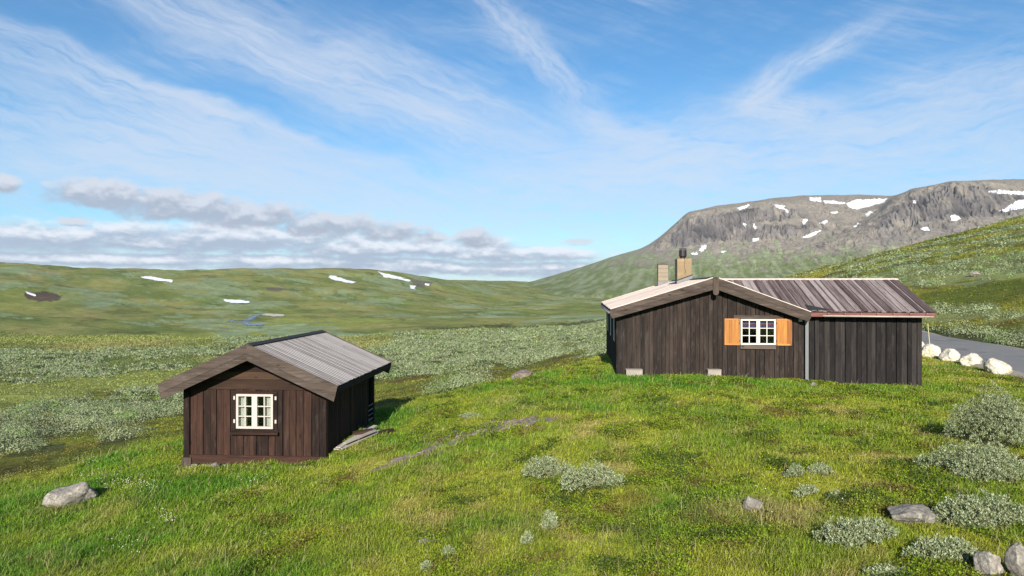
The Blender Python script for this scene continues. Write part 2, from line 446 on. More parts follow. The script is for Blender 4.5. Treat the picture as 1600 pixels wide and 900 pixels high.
# ------------------------------------------------------------------ mesh helpers
def mk(name, V, Fs, mat=None, parent=None, col=None, smooth=False, attr=None):
    """V (n,3) array, Fs (m,k) int array or list of such; col per vertex rgb"""
    me = bpy.data.meshes.new(name)
    V = np.asarray(V, np.float32)
    if not isinstance(Fs, list): Fs = [Fs]
    Fs = [np.asarray(f, np.int32) for f in Fs if len(f)]
    loops = np.concatenate([f.ravel() for f in Fs]); tot = np.concatenate([np.full(len(f), f.shape[1], np.int32) for f in Fs])
    me.vertices.add(len(V)); me.vertices.foreach_set('co', V.ravel())
    me.loops.add(len(loops)); me.loops.foreach_set('vertex_index', loops)
    me.polygons.add(len(tot)); me.polygons.foreach_set('loop_start', np.concatenate([[0], np.cumsum(tot)[:-1]]).astype(np.int32))
    me.polygons.foreach_set('loop_total', tot)
    if smooth: me.polygons.foreach_set('use_smooth', np.ones(len(tot), bool))
    me.update(calc_edges=True)
    if col is not None:
        a = me.color_attributes.new('Col', 'FLOAT_COLOR', 'POINT')
        c = np.ones((len(V), 4), np.float32); c[:, :3] = col
        a.data.foreach_set('color', c.ravel())
    if mat: me.materials.append(mat)
    o = bpy.data.objects.new(name, me); C.objects.link(o)
    if parent: o.parent = parent
    return o


def tag(o, label=None, cat=None, group=None, kind=None):
    if label: o['label'] = label
    if cat: o['category'] = cat
    if group: o['group'] = group
    if kind: o['kind'] = kind
    return o


def empty(name, loc, rz=0.0):
    o = bpy.data.objects.new(name, None); C.objects.link(o)
    o.location = loc; o.rotation_euler = (0, 0, rz); o.empty_display_size = 0.3
    return o


def grid_faces(nu, nv, wrap=False):
    i = np.arange(nu - (0 if wrap else 1))[:, None]; j = np.arange(nv - 1)[None, :]
    i2 = (i + 1) % nu
    return np.stack([i * nv + j, i2 * nv + j, i2 * nv + j + 1, i * nv + j + 1], -1).reshape(-1, 4)


def mat_new(name):
    m = bpy.data.materials.new(name); m.use_nodes = True
    nt = m.node_tree; b = nt.nodes['Principled BSDF']
    return m, nt, b


def attr_col(nt, name='Col'):
    n = nt.nodes.new('ShaderNodeAttribute'); n.attribute_name = name
    return S(nt, n.outputs['Color'])


def objpos(nt):
    n = nt.nodes.new('ShaderNodeTexCoord'); return S(nt, n.outputs['Object'])


def setc(nt, b, sock, v): nt.links.new(v.s, b.inputs[sock])


def bump(nt, b, h, strength=0.5, dist=0.02):
    n = nt.nodes.new('ShaderNodeBump'); n.inputs['Strength'].default_value = strength; n.inputs['Distance'].default_value = dist
    nt.links.new(h.s, n.inputs['Height']); nt.links.new(n.outputs[0], b.inputs['Normal'])


# ------------------------------------------------------------------ materials
def ground_mat():
    m, nt, b = mat_new('ground')
    p = objpos(nt)
    n = noise(nt, p, 0.9, 8, 0.7); n2 = noise(nt, p, 14, 4, 0.6); n3 = noise(nt, p, 0.11, 6, 0.65)
    f = ((n - 0.5) * 0.9 + (n2 - 0.5) * 0.5 + (n3 - 0.5) * 1.1) + 1.0
    c = mixc(nt, 1.0, attr_col(nt), comb(nt, f, f, f), 'MULTIPLY')
    setc(nt, b, 'Base Color', c)
    b.inputs['Roughness'].default_value = 1.0; b.inputs['Specular IOR Level'].default_value = 0.1
    bump(nt, b, n * 1.0 + n3 * 2.2, 0.75, 0.9)
    return m


def leaf_mat(name, trans=0.3, gloss=0.25):
    m, nt, b = mat_new(name)
    c = attr_col(nt)
    setc(nt, b, 'Base Color', c)
    b.inputs['Roughness'].default_value = 0.55; b.inputs['Specular IOR Level'].default_value = gloss
    tr = nt.nodes.new('ShaderNodeBsdfTranslucent')
    nt.links.new(c.s, tr.inputs['Color'])
    mx = nt.nodes.new('ShaderNodeMixShader'); mx.inputs[0].default_value = trans
    nt.links.new(b.outputs[0], mx.inputs[1]); nt.links.new(tr.outputs[0], mx.inputs[2])
    nt.links.new(mx.outputs[0], nt.nodes['Material Output'].inputs['Surface'])
    return m


def wood_mat(name, dark, mid, light, grain=28.0, spread=0.5, knots=0.5, rough=0.85, weather=None, wamt=0.0, spec=0.2):
    m, nt, b = mat_new(name)
    uv = nt.nodes.new('ShaderNodeUVMap'); uv.uv_map = 'UVMap'
    sp = nt.nodes.new('ShaderNodeSeparateXYZ'); nt.links.new(uv.outputs[0], sp.inputs[0])
    u, v = S(nt, sp.outputs[0]), S(nt, sp.outputs[1])
    at = nt.nodes.new('ShaderNodeAttribute'); at.attribute_name = 'tint'
    t = S(nt, at.outputs['Fac'])
    g = noise(nt, comb(nt, u * 1.3, v * grain, t * 9.0), 1.0, 5, 0.65, 0.3)
    g2 = noise(nt, comb(nt, u * 0.7, v * 5.0, t * 5.0), 1.0, 4, 0.6)
    f = (g - 0.5) * 0.9 + (g2 - 0.5) * 0.9 + (t - 0.5) * spread + 0.5
    c = ramp(nt, f.clamp(), [(0.15, dark), (0.5, mid), (0.9, light)])
    vo = nt.nodes.new('ShaderNodeTexVoronoi'); vo.inputs['Scale'].default_value = 1.0; vo.inputs['Randomness'].default_value = 1.0
    nt.links.new(comb(nt, u * 1.9 + t * 31.0, v * 4.2, t * 13.0).s, vo.inputs['Vector'])
    k = S(nt, vo.outputs['Distance'])
    kn = k.smooth(0.05, 0.16, 1.0, 0.0)
    c = mixc(nt, kn * knots, c, tuple(q * 0.4 for q in dark))
    if weather:
        p = objpos(nt)
        ws = noise(nt, comb(nt, u * 2.2, v * 9.0, t * 3.0), 1.0, 6, 0.7).smooth(0.50, 0.74)
        c = mixc(nt, ws * wamt, c, weather)
    fl = noise(nt, comb(nt, u * 7.0, v * 34.0, t * 7.0), 1.0, 4, 0.7)      # pale scratches and resin marks
    c = mixc(nt, fl.smooth(0.66, 0.74) * 0.5, c, tuple(min(1, q * 2.0) for q in light))
    c = mixc(nt, fl.smooth(0.36, 0.30) * 0.6, c, tuple(q * 0.5 for q in dark))
    setc(nt, b, 'Base Color', c)
    b.inputs['Roughness'].default_value = rough; b.inputs['Specular IOR Level'].default_value = spec
    bump(nt, b, g, 0.6, 0.006)
    return m


def plain_mat(name, col, rough=0.6, metal=0.0, var=0.15, scale=6.0, spec=0.4, dirt=None, bs=0.2, tint=False):
    m, nt, b = mat_new(name)
    p = objpos(nt)
    n = noise(nt, p, scale, 6, 0.65)
    f = (n - 0.5) * (var * 4) + 1.0
    if tint:
        at = nt.nodes.new('ShaderNodeAttribute'); at.attribute_name = 'tint'; f = f * (S(nt, at.outputs['Fac']) * 0.8 + 0.2)
    c = mixc(nt, 1.0, col, comb(nt, f, f, f), 'MULTIPLY')
    if dirt:
        c = mixc(nt, noise(nt, p, scale * 0.6, 6, 0.7).smooth(0.5, 0.75) * 0.8, c, dirt)
    setc(nt, b, 'Base Color', c)
    b.inputs['Roughness'].default_value = rough; b.inputs['Metallic'].default_value = metal; b.inputs['Specular IOR Level'].default_value = spec
    bump(nt, b, n, bs, 0.02)
    return m


def rock_mat(name, base, lichen, dark, scale=4.0, lich=0.5):
    m, nt, b = mat_new(name)
    p = objpos(nt)
    n = noise(nt, p, scale, 8, 0.7); n2 = noise(nt, p, scale * 5, 5, 0.7)
    c = mixc(nt, n.smooth(0.35, 0.65), base, dark)
    c = mixc(nt, noise(nt, p, scale * 2.3, 6, 0.75, 0.6).smooth(0.5, 0.62) * lich, c, lichen)
    f = (n2 - 0.5) * 1.8 + (n - 0.5) * 1.2 + 1.0
    c = mixc(nt, 1.0, c, comb(nt, f, f, f), 'MULTIPLY')
    setc(nt, b, 'Base Color', c)
    b.inputs['Roughness'].default_value = 0.9; b.inputs['Specular IOR Level'].default_value = 0.2
    bump(nt, b, n + n2 * 0.4, 0.8, 0.03)
    return m


def glass_mat():
    m, nt, b = mat_new('window_glass')
    nt.nodes.remove(b)
    g = nt.nodes.new('ShaderNodeBsdfGlossy'); g.inputs['Roughness'].default_value = 0.02; g.inputs['Color'].default_value = (.9, .95, 1, 1)
    t = nt.nodes.new('ShaderNodeBsdfTransparent'); t.inputs['Color'].default_value = (.82, .86, .84, 1)
    fr = nt.nodes.new('ShaderNodeFresnel'); fr.inputs['IOR'].default_value = 1.5
    mx = nt.nodes.new('ShaderNodeMixShader')
    nt.links.new(fr.outputs[0], mx.inputs[0]); nt.links.new(t.outputs[0], mx.inputs[1]); nt.links.new(g.outputs[0], mx.inputs[2])
    nt.links.new(mx.outputs[0], nt.nodes['Material Output'].inputs['Surface'])
    return m


M = {}
M['ground'] = ground_mat()
M['grass'] = leaf_mat('grass_blade', 0.35, 0.2)
M['willow'] = leaf_mat('willow_leaf', 0.2, 0.35)
M['wall_main'] = wood_mat('dark_grey_tarred_board', (.007, .005, .004), (.021, .0148, .0122), (.054, .038, .030), spread=0.34, knots=0.6, weather=(.085, .075, .07), wamt=0.4)
M['wall_ext'] = wood_mat('black_tarred_board', (.006, .005, .005), (.0145, .012, .012), (.036, .030, .028), spread=0.5, knots=0.6, weather=(.07, .06, .06), wamt=0.3)
M['wall_small'] = wood_mat('brown_tarred_board', (.006, .0036, .003), (.021, .011, .008), (.060, .026, .017), spread=0.45, knots=0.6, weather=(.075, .058, .05), wamt=0.3)
M['gable_plank'] = wood_mat('worn_brown_plank', (.013, .007, .005), (.030, .016, .011), (.065, .037, .023), spread=0.6, weather=(.03, .018, .012), wamt=0.6)
M['rake'] = wood_mat('weathered_rake_board', (.03, .021, .017), (.068, .05, .041), (.125, .097, .08), spread=0.5, knots=0.8, weather=(.17, .15, .135), wamt=0.35)
M['roof_small'] = wood_mat('silver_roof_board', (.15, .132, .127), (.275, .25, .24), (.375, .35, .335), spread=0.5, knots=0.75, grain=22, weather=(.17, .15, .145), wamt=0.35)
M['roof_main'] = wood_mat('sunlit_tone_roof_board', (.32, .26, .225), (.50, .42, .37), (.62, .55, .50), spread=0.4, knots=0.3, grain=18)  # pale because grazing sun on the left slope is put into the colour
M['roof_ext'] = wood_mat('pink_grey_roof_board', (.06, .042, .042), (.15, .118, .115), (.27, .23, .222), spread=0.75, knots=0.5, grain=26, weather=(.045, .022, .02), wamt=0.75)
M['felt'] = plain_mat('black_roofing_felt', (.018, .018, .02), 0.85)
M['darkwood'] = wood_mat('dark_eave_board', (.01, .008, .007), (.022, .017, .015), (.045, .036, .03), spread=0.4)
M['frame'] = plain_mat('white_window_paint', (.54, .51, .45), 0.5, var=0.05, scale=9, dirt=(.55, .50, .42))
M['frame_old'] = plain_mat('worn_white_window_paint', (.42, .375, .345), 0.6, var=0.12, scale=14, dirt=(.40, .34, .30))
M['glass'] = glass_mat()
M['shutter'] = wood_mat('orange_varnished_pine', (.17, .048, .005), (.30, .112, .014), (.43, .19, .03), spread=0.35, knots=0.5, rough=0.45, grain=16, spec=0.4)
M['shutter_end'] = wood_mat('pale_varnished_pine', (.28, .10, .018), (.40, .17, .038), (.5, .25, .07), spread=0.3, knots=0.1, rough=0.45, spec=0.4)
M['gutter_red'] = wood_mat('faded_red_fascia', (.06, .02, .018), (.13, .05, .044), (.24, .12, .10), spread=0.5, knots=0.2)
M['gutter'] = plain_mat('pale_gutter', (.42, .37, .34), 0.5, var=0.2, scale=3, dirt=(.22, .13, .11))
M['pipe'] = plain_mat('grey_zinc_pipe', (.15, .152, .155), 0.45, metal=0.2, var=0.05)
M['plaster'] = plain_mat('ochre_chimney_render', (.215, .155, .088), 0.9, var=0.12, scale=3.5, dirt=(.36, .24, .13))
M['block'] = plain_mat('cream_chimney_block', (.26, .21, .155), 0.9, var=0.08, scale=4, tint=True)
M['lead'] = plain_mat('lead_flashing', (.13, .13, .135), 0.5, metal=0.3, var=0.2, scale=6)
M['black_metal'] = plain_mat('black_metal', (.045, .038, .042), 0.4, metal=0.6)
M['concrete'] = plain_mat('white_stone', (.26, .23, .195), 0.9, var=0.1, scale=7, dirt=(.40, .33, .26))
M['curtain'] = plain_mat('cream_curtain', (.60, .55, .50), 0.9, var=0.1, scale=5)
M['trim_red'] = plain_mat('red_curtain_trim', (.45, .08, .07), 0.9)
M['valance'] = plain_mat('violet_valance', (.07, .05, .17), 0.9, var=0.3, scale=8)
M['dark_in'] = plain_mat('dark_interior', (.02, .016, .012), 0.95)
M['rock'] = rock_mat('grey_lichen_rock', (.22, .20, .175), (.36, .34, .26), (.085, .078, .072), 3.0)
M['rock_pale'] = rock_mat('pale_speckled_rock', (.30, .27, .23), (.40, .37, .31), (.10, .09, .08), 4.5, 0.6)
M['rock_white'] = rock_mat('white_painted_stone', (.54, .50, .41), (.60, .56, .48), (.32, .28, .21), 2.2, 0.6)
M['bedrock'] = rock_mat('flat_grey_bedrock', (.22, .18, .155), (.34, .29, .24), (.10, .075, .06), 3.0, 0.6)
M['stem'] = plain_mat('willow_stem', (.075, .055, .04), 0.9)
M['snow'] = plain_mat('old_snow', (.70, .72, .76), 0.8, var=0.10, scale=0.04)
M['plank_grey'] = wood_mat('silver_grey_plank', (.14, .12, .105), (.27, .24, .215), (.42, .385, .35), spread=0.6)
M['pole'] = plain_mat('yellowed_stake', (.48, .44, .24), 0.7, var=0.05)

# ------------------------------------------------------------------ ground sheet
def build_ground():
    az = np.concatenate([np.arange(-180, -56, 4.0), np.arange(-56, -44, 0.4), np.arange(-44, 44, 0.105), np.arange(44, 56, 0.4), np.arange(56, 180, 4.0)])
    az = np.radians(az)
    rr = np.concatenate([[0.02, 1.5, 3.0], np.exp(np.linspace(math.log(4.5), math.log(14000), 700))])
    A, Rr = np.meshgrid(az, rr, indexing='ij')
    x = Rr * np.sin(A); y = Rr * np.cos(A)
    z = gh(x, y)
    z = z - ss(Rr, 7200, 14000) * 80
    for (ox, oy, an, x0, x1, y0, y1, zf) in HUTS + FLAT:
        ca, sa = math.cos(an), math.sin(an)
        lx = (x - ox) * ca - (y - oy) * sa; ly = (x - ox) * sa + (y - oy) * ca
        dd = np.maximum(np.maximum(x0 - lx, lx - x1), np.maximum(y0 - ly, ly - y1))
        wv = ss(dd, 0.0, -0.35)
        z = z - wv * np.maximum(z - zf, 0)
    c = ground_colour(x, y, z)[0]
    V = np.stack([x, y, z], -1).reshape(-1, 3)
    o = mk('ground', V, grid_faces(len(az), len(rr), True)[:, ::-1], M['ground'], col=c.reshape(-1, 3), smooth=True)
    tag(o, kind='structure')
    return o


MH = (3.79, 24.5, -3.1, R(5.9))       # main hut: front left corner and turn
SH = (-8.47, 17.72, -4.4, R(3.8))     # small hut
FLAT = [(SH[0], SH[1], SH[3], -0.3, 4.1, -0.75, 0.3, SH[2] - 0.26)]
HUTS += [(MH[0], MH[1], MH[3], 0.1, 6.4, 0.1, 10.9, MH[2] - 0.1), (MH[0], MH[1], MH[3], 6.3, 10.25, 0.1, 4.9, MH[2] - 0.35),
         (SH[0], SH[1], SH[3], 0.1, 3.65, 0.1, 4.5, SH[2] - 0.05)]
build_ground()


# ------------------------------------------------------------------ far mountain
MC = {
 760: [(2600, 464), (3600, 452), (5000, 448), (6500, 452)],
 800: [(2600, 463), (3600, 449), (5000, 443), (6000, 446), (6500, 447)],
 830: [(2600, 462), (3600, 447), (5000, 440.5), (6000, 442), (6500, 443)],
 900: [(2600, 462), (3400, 441), (4300, 424), (5000, 420), (6500, 424)],
 960: [(2600, 461), (3300, 437), (4000, 415), (4600, 402), (5500, 403), (6500, 405)],
 1000: [(2600, 461), (3300, 433), (3900, 408), (4400, 393), (4700, 390), (5500, 391), (6500, 393)],
 1020: [(2600, 461), (3300, 432), (3900, 406), (4300, 392), (4450, 384), (4650, 379), (5500, 381), (6500, 384)],
 1040: [(2600, 461), (3300, 431), (3900, 403), (4250, 390), (4450, 368), (4600, 364), (5500, 366), (6500, 370)],
 1058: [(2600, 460), (3300, 430), (3900, 401), (4220, 388), (4400, 357), (4560, 348), (5500, 349), (6500, 353)],
 1075: [(2600, 460), (3300, 430), (3900, 400), (4200, 387), (4370, 343), (4500, 334), (4700, 331), (5500, 334), (6500, 338)],
 1120: [(2600, 460), (3300, 429), (3900, 397), (4200, 380), (4360, 337), (4500, 326), (4800, 322), (5500, 325), (6500, 330)],
 1200: [(2600, 459), (3300, 426), (3800, 397), (4130, 374), (4220, 353), (4330, 346), (4420, 325), (4550, 316), (4900, 311), (5500, 312), (6500, 318)],
 1260: [(2600, 458), (3300, 423), (3800, 393), (4100, 370), (4250, 350), (4400, 332), (4520, 322), (4800, 311), (5300, 304.5), (6500, 310)],
 1310: [(2600, 458), (3300, 420), (3700, 391), (3850, 378), (3950, 371), (4150, 361), (4300, 342), (4500, 328), (4800, 314), (5300, 304), (6500, 308)],
 1345: [(2600, 457), (3300, 417), (3650, 387), (3850, 365), (3980, 352), (4100, 352), (4300, 342), (4700, 325), (5000, 312), (5400, 304.5), (6500, 308)],
 1372: [(2600, 456), (3300, 415), (3620, 384), (3820, 355), (3950, 338), (4020, 333), (4150, 334), (4300, 335), (4800, 318), (5200, 306), (6500, 309)],
 1395: [(2600, 456), (3300, 412), (3600, 383), (3800, 352), (3920, 325), (4020, 315), (4150, 309), (4600, 312), (5200, 307), (6500, 310)],
 1425: [(2600, 455), (3300, 410), (3580, 381), (3800, 349), (3930, 317), (4050, 302), (4250, 296), (5500, 299), (6500, 304)],
 1470: [(2600, 454), (3300, 405), (3560, 377), (3800, 343), (3880, 320), (3980, 300), (4150, 289), (4400, 287), (5500, 290), (6500, 295)],
 1485: [(2600, 454), (3300, 403), (3550, 376), (3800, 338), (3880, 312), (3960, 292), (4060, 285), (4400, 284), (6500, 290)],
 1540: [(2600, 453), (3300, 397), (3550, 370), (3780, 340), (3880, 318), (3980, 296), (4120, 285), (4400, 282), (6500, 288)],
 1600: [(2600, 452), (3300, 388), (3550, 358), (3800, 332), (3950, 308), (4100, 294), (4400, 283), (5500, 281), (6500, 287)],
 1750: [(2600, 450), (3300, 380), (3600, 350), (3850, 320), (4000, 300), (4400, 285), (6500, 284)],
 2100: [(2600, 450), (3300, 390), (3600, 360), (3850, 330), (4100, 310), (4400, 296), (6500, 292)],
}
for _v in MC.values(): _v.insert(0, (2500, 486))
MX = np.linspace(740, 2100, 681)
ML = np.linspace(math.log(2500), math.log(6600), 500)
MT = table({k: [(d, Yz(d, Y)) for d, Y in v] for k, v in MC.items()}, MX, ML, 2.2, 2.0)
dz = np.gradient(MT, axis=1) / (np.gradient(ML)[None, :] * np.exp(ML)[None, :])


def mh(X, d):
    """mountain height, and cliff amount"""
    L = np.log(d)
    z = lookup(MT, X, L, MX, ML); s = lookup(dz, X, L, MX, ML)
    cl = ss(s, 0.42, 0.95)
    x = (X - 800) / F * d
    warp = fbm(x, d, 260, 3, 50) * 60
    rid = 1 - np.abs(fbm(x + warp, d * 0.28, 80, 5, 51, 0.62)) * 2.4
    rid2 = 1 - np.abs(fbm(x + warp, d * 0.4, 38, 3, 52, 0.6)) * 2.2
    scree = ss(s, 0.12, 0.3) * (1 - cl)
    z = z + cl * (rid * 38 + rid2 * 24 - 32) + scree * (rid * 14 - 6)
    z = z + fbm(x, d, 420, 5, 53) * 12 * ss(d, 2600, 3200)
    return z, cl, scree, s, rid, rid2, x


def build_mountain():
    X = np.concatenate([np.linspace(745, 1020, 160, endpoint=False), np.linspace(1020, 1640, 900, endpoint=False), np.linspace(1640, 2090, 120)])
    d = np.concatenate([np.linspace(2500, 3500, 70, endpoint=False), np.linspace(3500, 4750, 300, endpoint=False), np.linspace(4750, 6550, 50)])
    XX, D = np.meshgrid(X, d, indexing='ij')
    z, cl, scree, s, rid, rid2, x = mh(XX, D)
    grn = c3(.125, .155, .058); gry = c3(.20, .182, .152); top = c3(.215, .20, .155); rock = c3(.15, .138, .132); rockd = c3(.058, .054, .056); tan = c3(.235, .205, .172)
    Y = 450 - F * z / D
    n = fbm(x, D, 160, 5, 60); ns = fbm(x * 1.0, D * 0.2, 60, 4, 61)
    down = (x - 0.25 * D) # fall line streaks on the apron
    st = fbm(down, D * 0.12, 45, 4, 62)
    wgreen = ss(s * 0 + (np.interp(XX, [745, 960, 1060, 1200, 1330, 1420, 1500, 1600, 2100], [384, 400, 402, 398, 392, 388, 386, 376, 364]) - Y) * -1 + 42 * st + 14 * n, -16, 16)
    c = mix3(gry, tan, np.clip(0.5 + 1.5 * ns, 0, 1))
    c = mix3(c, mix3(grn, c3(.21, .235, .14), np.clip(0.4 + 1.8 * st, 0, 1)), wgreen)
    c = mix3(c, top, ss(s, 0.16, 0.03) * (1 - wgreen))
    rc = mix3(rock, rockd, np.clip(0.5 + 1.3 * n - 0.4 * rid2, 0, 1))
    rc = mix3(rc, c3(.24, .21, .17), ss(fbm(x, D * 0.5, 70, 4, 63), 0.15, 0.5) * 0.6)
    c = mix3(c, rc, np.clip(cl * 2.2 + ss(ns, 0.25, 0.5) * scree * 0.6 * (1 - wgreen), 0, 1))
    V = np.stack([x, D, z], -1).reshape(-1, 3)
    m, nt, b = mat_new('mountain')
    p = objpos(nt)
    n1 = noise(nt, p, 0.03, 8, 0.7); f = (n1 - 0.5) * 1.0 + 1.0
    setc(nt, b, 'Base Color', mixc(nt, 1.0, attr_col(nt), comb(nt, f, f, f), 'MULTIPLY'))
    b.inputs['Roughness'].default_value = 1.0; b.inputs['Specular IOR Level'].default_value = 0.05
    bump(nt, b, n1, 0.9, 12.0)
    o = mk('mountain', V, grid_faces(len(X), len(d))[:, ::1], m, col=c.reshape(-1, 3), smooth=True)
    tag(o, kind='structure')


build_mountain()


# ------------------------------------------------------------------ snow patches draped on hill and mountain
def drape(name, poly, mat, mountain, d0, d1, lift, jit=1.5, seed=0, n=130):
    P = np.array(poly, float)
    X = np.linspace(P[:, 0].min() - 3, P[:, 0].max() + 3, n)
    dd = np.linspace(d0, d1, 2500)
    def H(XX, D):
        if mountain: return mh(XX, D)[0]
        return gh((XX - 800) / F * D, D)
    XX, D = np.meshgrid(X, dd, indexing='ij')
    Y = 450 - F * H(XX, D) / D
    sel = (Y > P[:, 1].min() - 2) & (Y < P[:, 1].max() + 2) & (Y <= np.minimum.accumulate(Y, axis=1) + 0.4)
    if not sel.any(): print('drape miss', name, poly[0], Y.min(), Y.max()); return
    a, b = D[sel].min(), D[sel].max()
    d = np.linspace(a, b, n * 2)
    XX, D = np.meshgrid(X, d, indexing='ij')
    z = H(XX, D); Y = 450 - F * z / D; x = (XX - 800) / F * D
    jx = fbm(x, D, (b - a) * 0.12 + 5, 4, 70 + seed, .6) * jit * 1.6; jy = fbm(x, D, 22, 4, 71 + seed, .65) * jit * 0.9
    ins = inpoly(XX + jx, Y + jy, poly)
    vis = Y <= np.minimum.accumulate(Y, axis=1) + 0.6
    ins &= vis
    f = grid_faces(len(X), len(d))
    k = ins.ravel()[f].sum(1) >= 3
    f = f[k]
    if not len(f): print('drape empty', name, poly[0]); return
    used, inv = np.unique(f, return_inverse=True)
    V = np.stack([x, D, z + lift], -1).reshape(-1, 3)[used]
    o = mk(name, V, inv.reshape(f.shape), mat, smooth=True)
    return tag(o, kind='structure')


HS = [  # snow on the left hills (photo outlines)
 [(218, 433), (235, 432), (255, 436), (270, 438), (268, 442), (245, 439), (228, 436)],
 [(512, 431), (522, 431), (540, 437), (556, 441), (550, 443), (530, 440), (515, 435)],
 [(590, 425), (602, 427), (622, 433), (642, 438), (640, 441), (622, 437), (600, 433)],
 [(350, 468), (372, 469), (391, 472), (388, 475), (365, 474), (352, 472)],
 [(640, 446), (650, 447), (648, 453), (642, 452)],
 [(40, 456), (56, 461), (55, 464), (42, 460)],
 [(664, 443), (672, 444), (670, 447), (664, 446)],
]
for i, p in enumerate(HS): drape('snow_patch', p, M['snow'], False, 700, 2700, 0.8, 2.0, i)
MS = [
 [(1264, 309), (1283, 309), (1284, 316), (1268, 315)],
 [(1284, 314), (1300, 314), (1322, 317), (1318, 320), (1290, 318)],
 [(1322, 318), (1338, 312), (1386, 311), (1382, 317), (1362, 322), (1340, 328), (1328, 325)],
 [(1152, 326), (1162, 322), (1172, 319), (1170, 324), (1156, 329)],
 [(1209, 320), (1226, 322), (1226, 328), (1214, 325)],
 [(1228, 327), (1233, 329), (1230, 333)],
 [(1177, 349), (1183, 354), (1183, 359), (1178, 356)],
 [(1162, 349), (1166, 352), (1164, 356)],
 [(1176, 375), (1184, 372), (1186, 376), (1178, 379)],
 [(1093, 391), (1098, 383), (1104, 384), (1103, 389), (1096, 395)],
 [(1080, 396), (1090, 395), (1089, 399), (1081, 399)],
 [(1255, 371), (1266, 365), (1283, 360), (1280, 364), (1268, 370), (1257, 373)],
 [(1280, 350), (1290, 344), (1294, 346), (1289, 351)],
 [(1255, 344), (1262, 343), (1257, 352), (1254, 350)],
 [(1299, 331), (1310, 331), (1308, 334), (1300, 334)],
 [(1333, 355), (1342, 348), (1341, 352), (1336, 356)],
 [(1351, 336), (1361, 330), (1362, 333), (1354, 340)],
 [(1487, 336), (1491, 337), (1503, 342), (1494, 345), (1486, 345)],
 [(1426, 313), (1432, 313), (1431, 318), (1427, 317)],
 [(1436, 358), (1448, 355), (1454, 361), (1444, 361)],
 [(1545, 300), (1558, 297), (1580, 299), (1605, 300), (1605, 305), (1570, 304), (1552, 303)],
 [(1562, 330), (1575, 324), (1590, 314), (1606, 312), (1606, 325), (1586, 328), (1570, 332)],
 [(1127, 393), (1134, 392), (1133, 395), (1128, 396)],
]
for i, p in enumerate(MS): drape('snow_patch', p, M['snow'], True, 3000, 6000, 2.5, 2.4, i)

# river on the valley floor
M['water'] = plain_mat('river_water', (.065, .085, .125), 0.25, var=0.5, scale=0.05, spec=0.5)
for _i, _p in enumerate(([(358, 501), (372, 499), (388, 497.5), (396, 494), (404, 492), (410, 492.5), (402, 496), (394, 499.5), (380, 502), (364, 503)],
                         [(380, 505), (392, 504), (404, 505), (413, 509), (408, 511.5), (394, 511), (384, 509)])):
    drape('river', _p, M['water'], False, 330, 900, 0.35, 5.0, 3 + _i)
M['gravel'] = plain_mat('pale_river_gravel', (.40, .36, .29), 0.95, var=0.2, scale=0.3)
drape('gravel_bank', [(408, 492), (428, 491), (445, 492), (442, 495), (418, 494)], M['gravel'], False, 330, 1100, 0.4, 3.0, 4)


# ------------------------------------------------------------------ road
def build_road():
    pts_in = [hit(X, Y) for X, Y in ((1625, 622), (1600, 606), (1565, 592), (1525, 577), (1490, 567), (1462, 557), (1440, 549))]
    m, nt, b = mat_new('worn_asphalt')
    p = objpos(nt)
    n = noise(nt, p, 1.2, 7, 0.7); n2 = noise(nt, p, 30, 4, 0.6)
    c = ramp(nt, (n * 0.7 + n2 * 0.3), [(0.3, (.12, .117, .115)), (0.55, (.155, .15, .145)), (0.75, (.20, .19, .18))])
    e = attr_col(nt)
    edge = S(nt, nt.nodes.new('ShaderNodeSeparateColor').outputs[0]); nt.links.new(e.s, edge.s.node.inputs[0])
    gr = ramp(nt, n2, [(0.3, (.16, .14, .11)), (0.6, (.30, .27, .22))])
    c = mixc(nt, (edge + (n - 0.5) * 2.6).smooth(0.35, 0.6), c, gr)
    pt = noise(nt, p, 0.35, 3, 0.5); c = mixc(nt, pt.smooth(0.56, 0.58) * 0.5, c, (.075, .075, .078))
    setc(nt, b, 'Base Color', c); b.inputs['Roughness'].default_value = 0.9
    bump(nt, b, n2, 0.3, 0.01)
    # centre line in world: from right of the camera, past the cabins and away behind them
    cl = [(21.5, 8), (21.8, 14), (22.3, 20), (23.2, 27), (24.0, 33), (25.2, 41), (26.5, 50), (26.8, 62), (25.5, 78), (22, 100)]
    cl = np.array(cl); t = np.linspace(0, len(cl) - 1, 90)
    cx = np.interp(t, np.arange(len(cl)), cl[:, 0]); cy = np.interp(t, np.arange(len(cl)), cl[:, 1])
    k = np.ones(9) / 9
    cx = np.convolve(np.pad(cx, 4, mode='edge'), k, 'valid'); cy = np.convolve(np.pad(cy, 4, mode='edge'), k, 'valid')
    tx = np.gradient(cx); ty = np.gradient(cy); L = np.hypot(tx, ty); nx, ny = ty / L, -tx / L
    ww = np.interp(cy, [0, 25, 45, 100], [2.6, 3.1, 2.6, 2.2])
    prof = [(-1.18, -0.25), (-1.06, 0.03), (-0.98, 0.06), (-0.86, 0.08), (-0.5, 0.10), (0, 0.12), (0.5, 0.10), (0.86, 0.08), (0.98, 0.06), (1.06, 0.03), (1.18, -0.25)]
    V = []; cc = []
    zc = gh(cx, cy, rough=False)
    for q, h in prof:
        V.append(np.stack([cx + nx * ww * q, cy + ny * ww * q, zc + h + 0.05], -1))
    V = np.stack(V, 1).reshape(-1, 3)
    cc = np.tile(np.array([(1, 1, 1) if abs(q) > .95 else ((.35,) * 3 if abs(q) > .9 else (0, 0, 0)) for q, h in prof], float), (len(cx), 1))
    tag(mk('road', V, grid_faces(len(cx), len(prof))[:, ::-1], m, smooth=True, col=cc), kind='structure')
    return cx, cy, ww


ROAD = build_road()


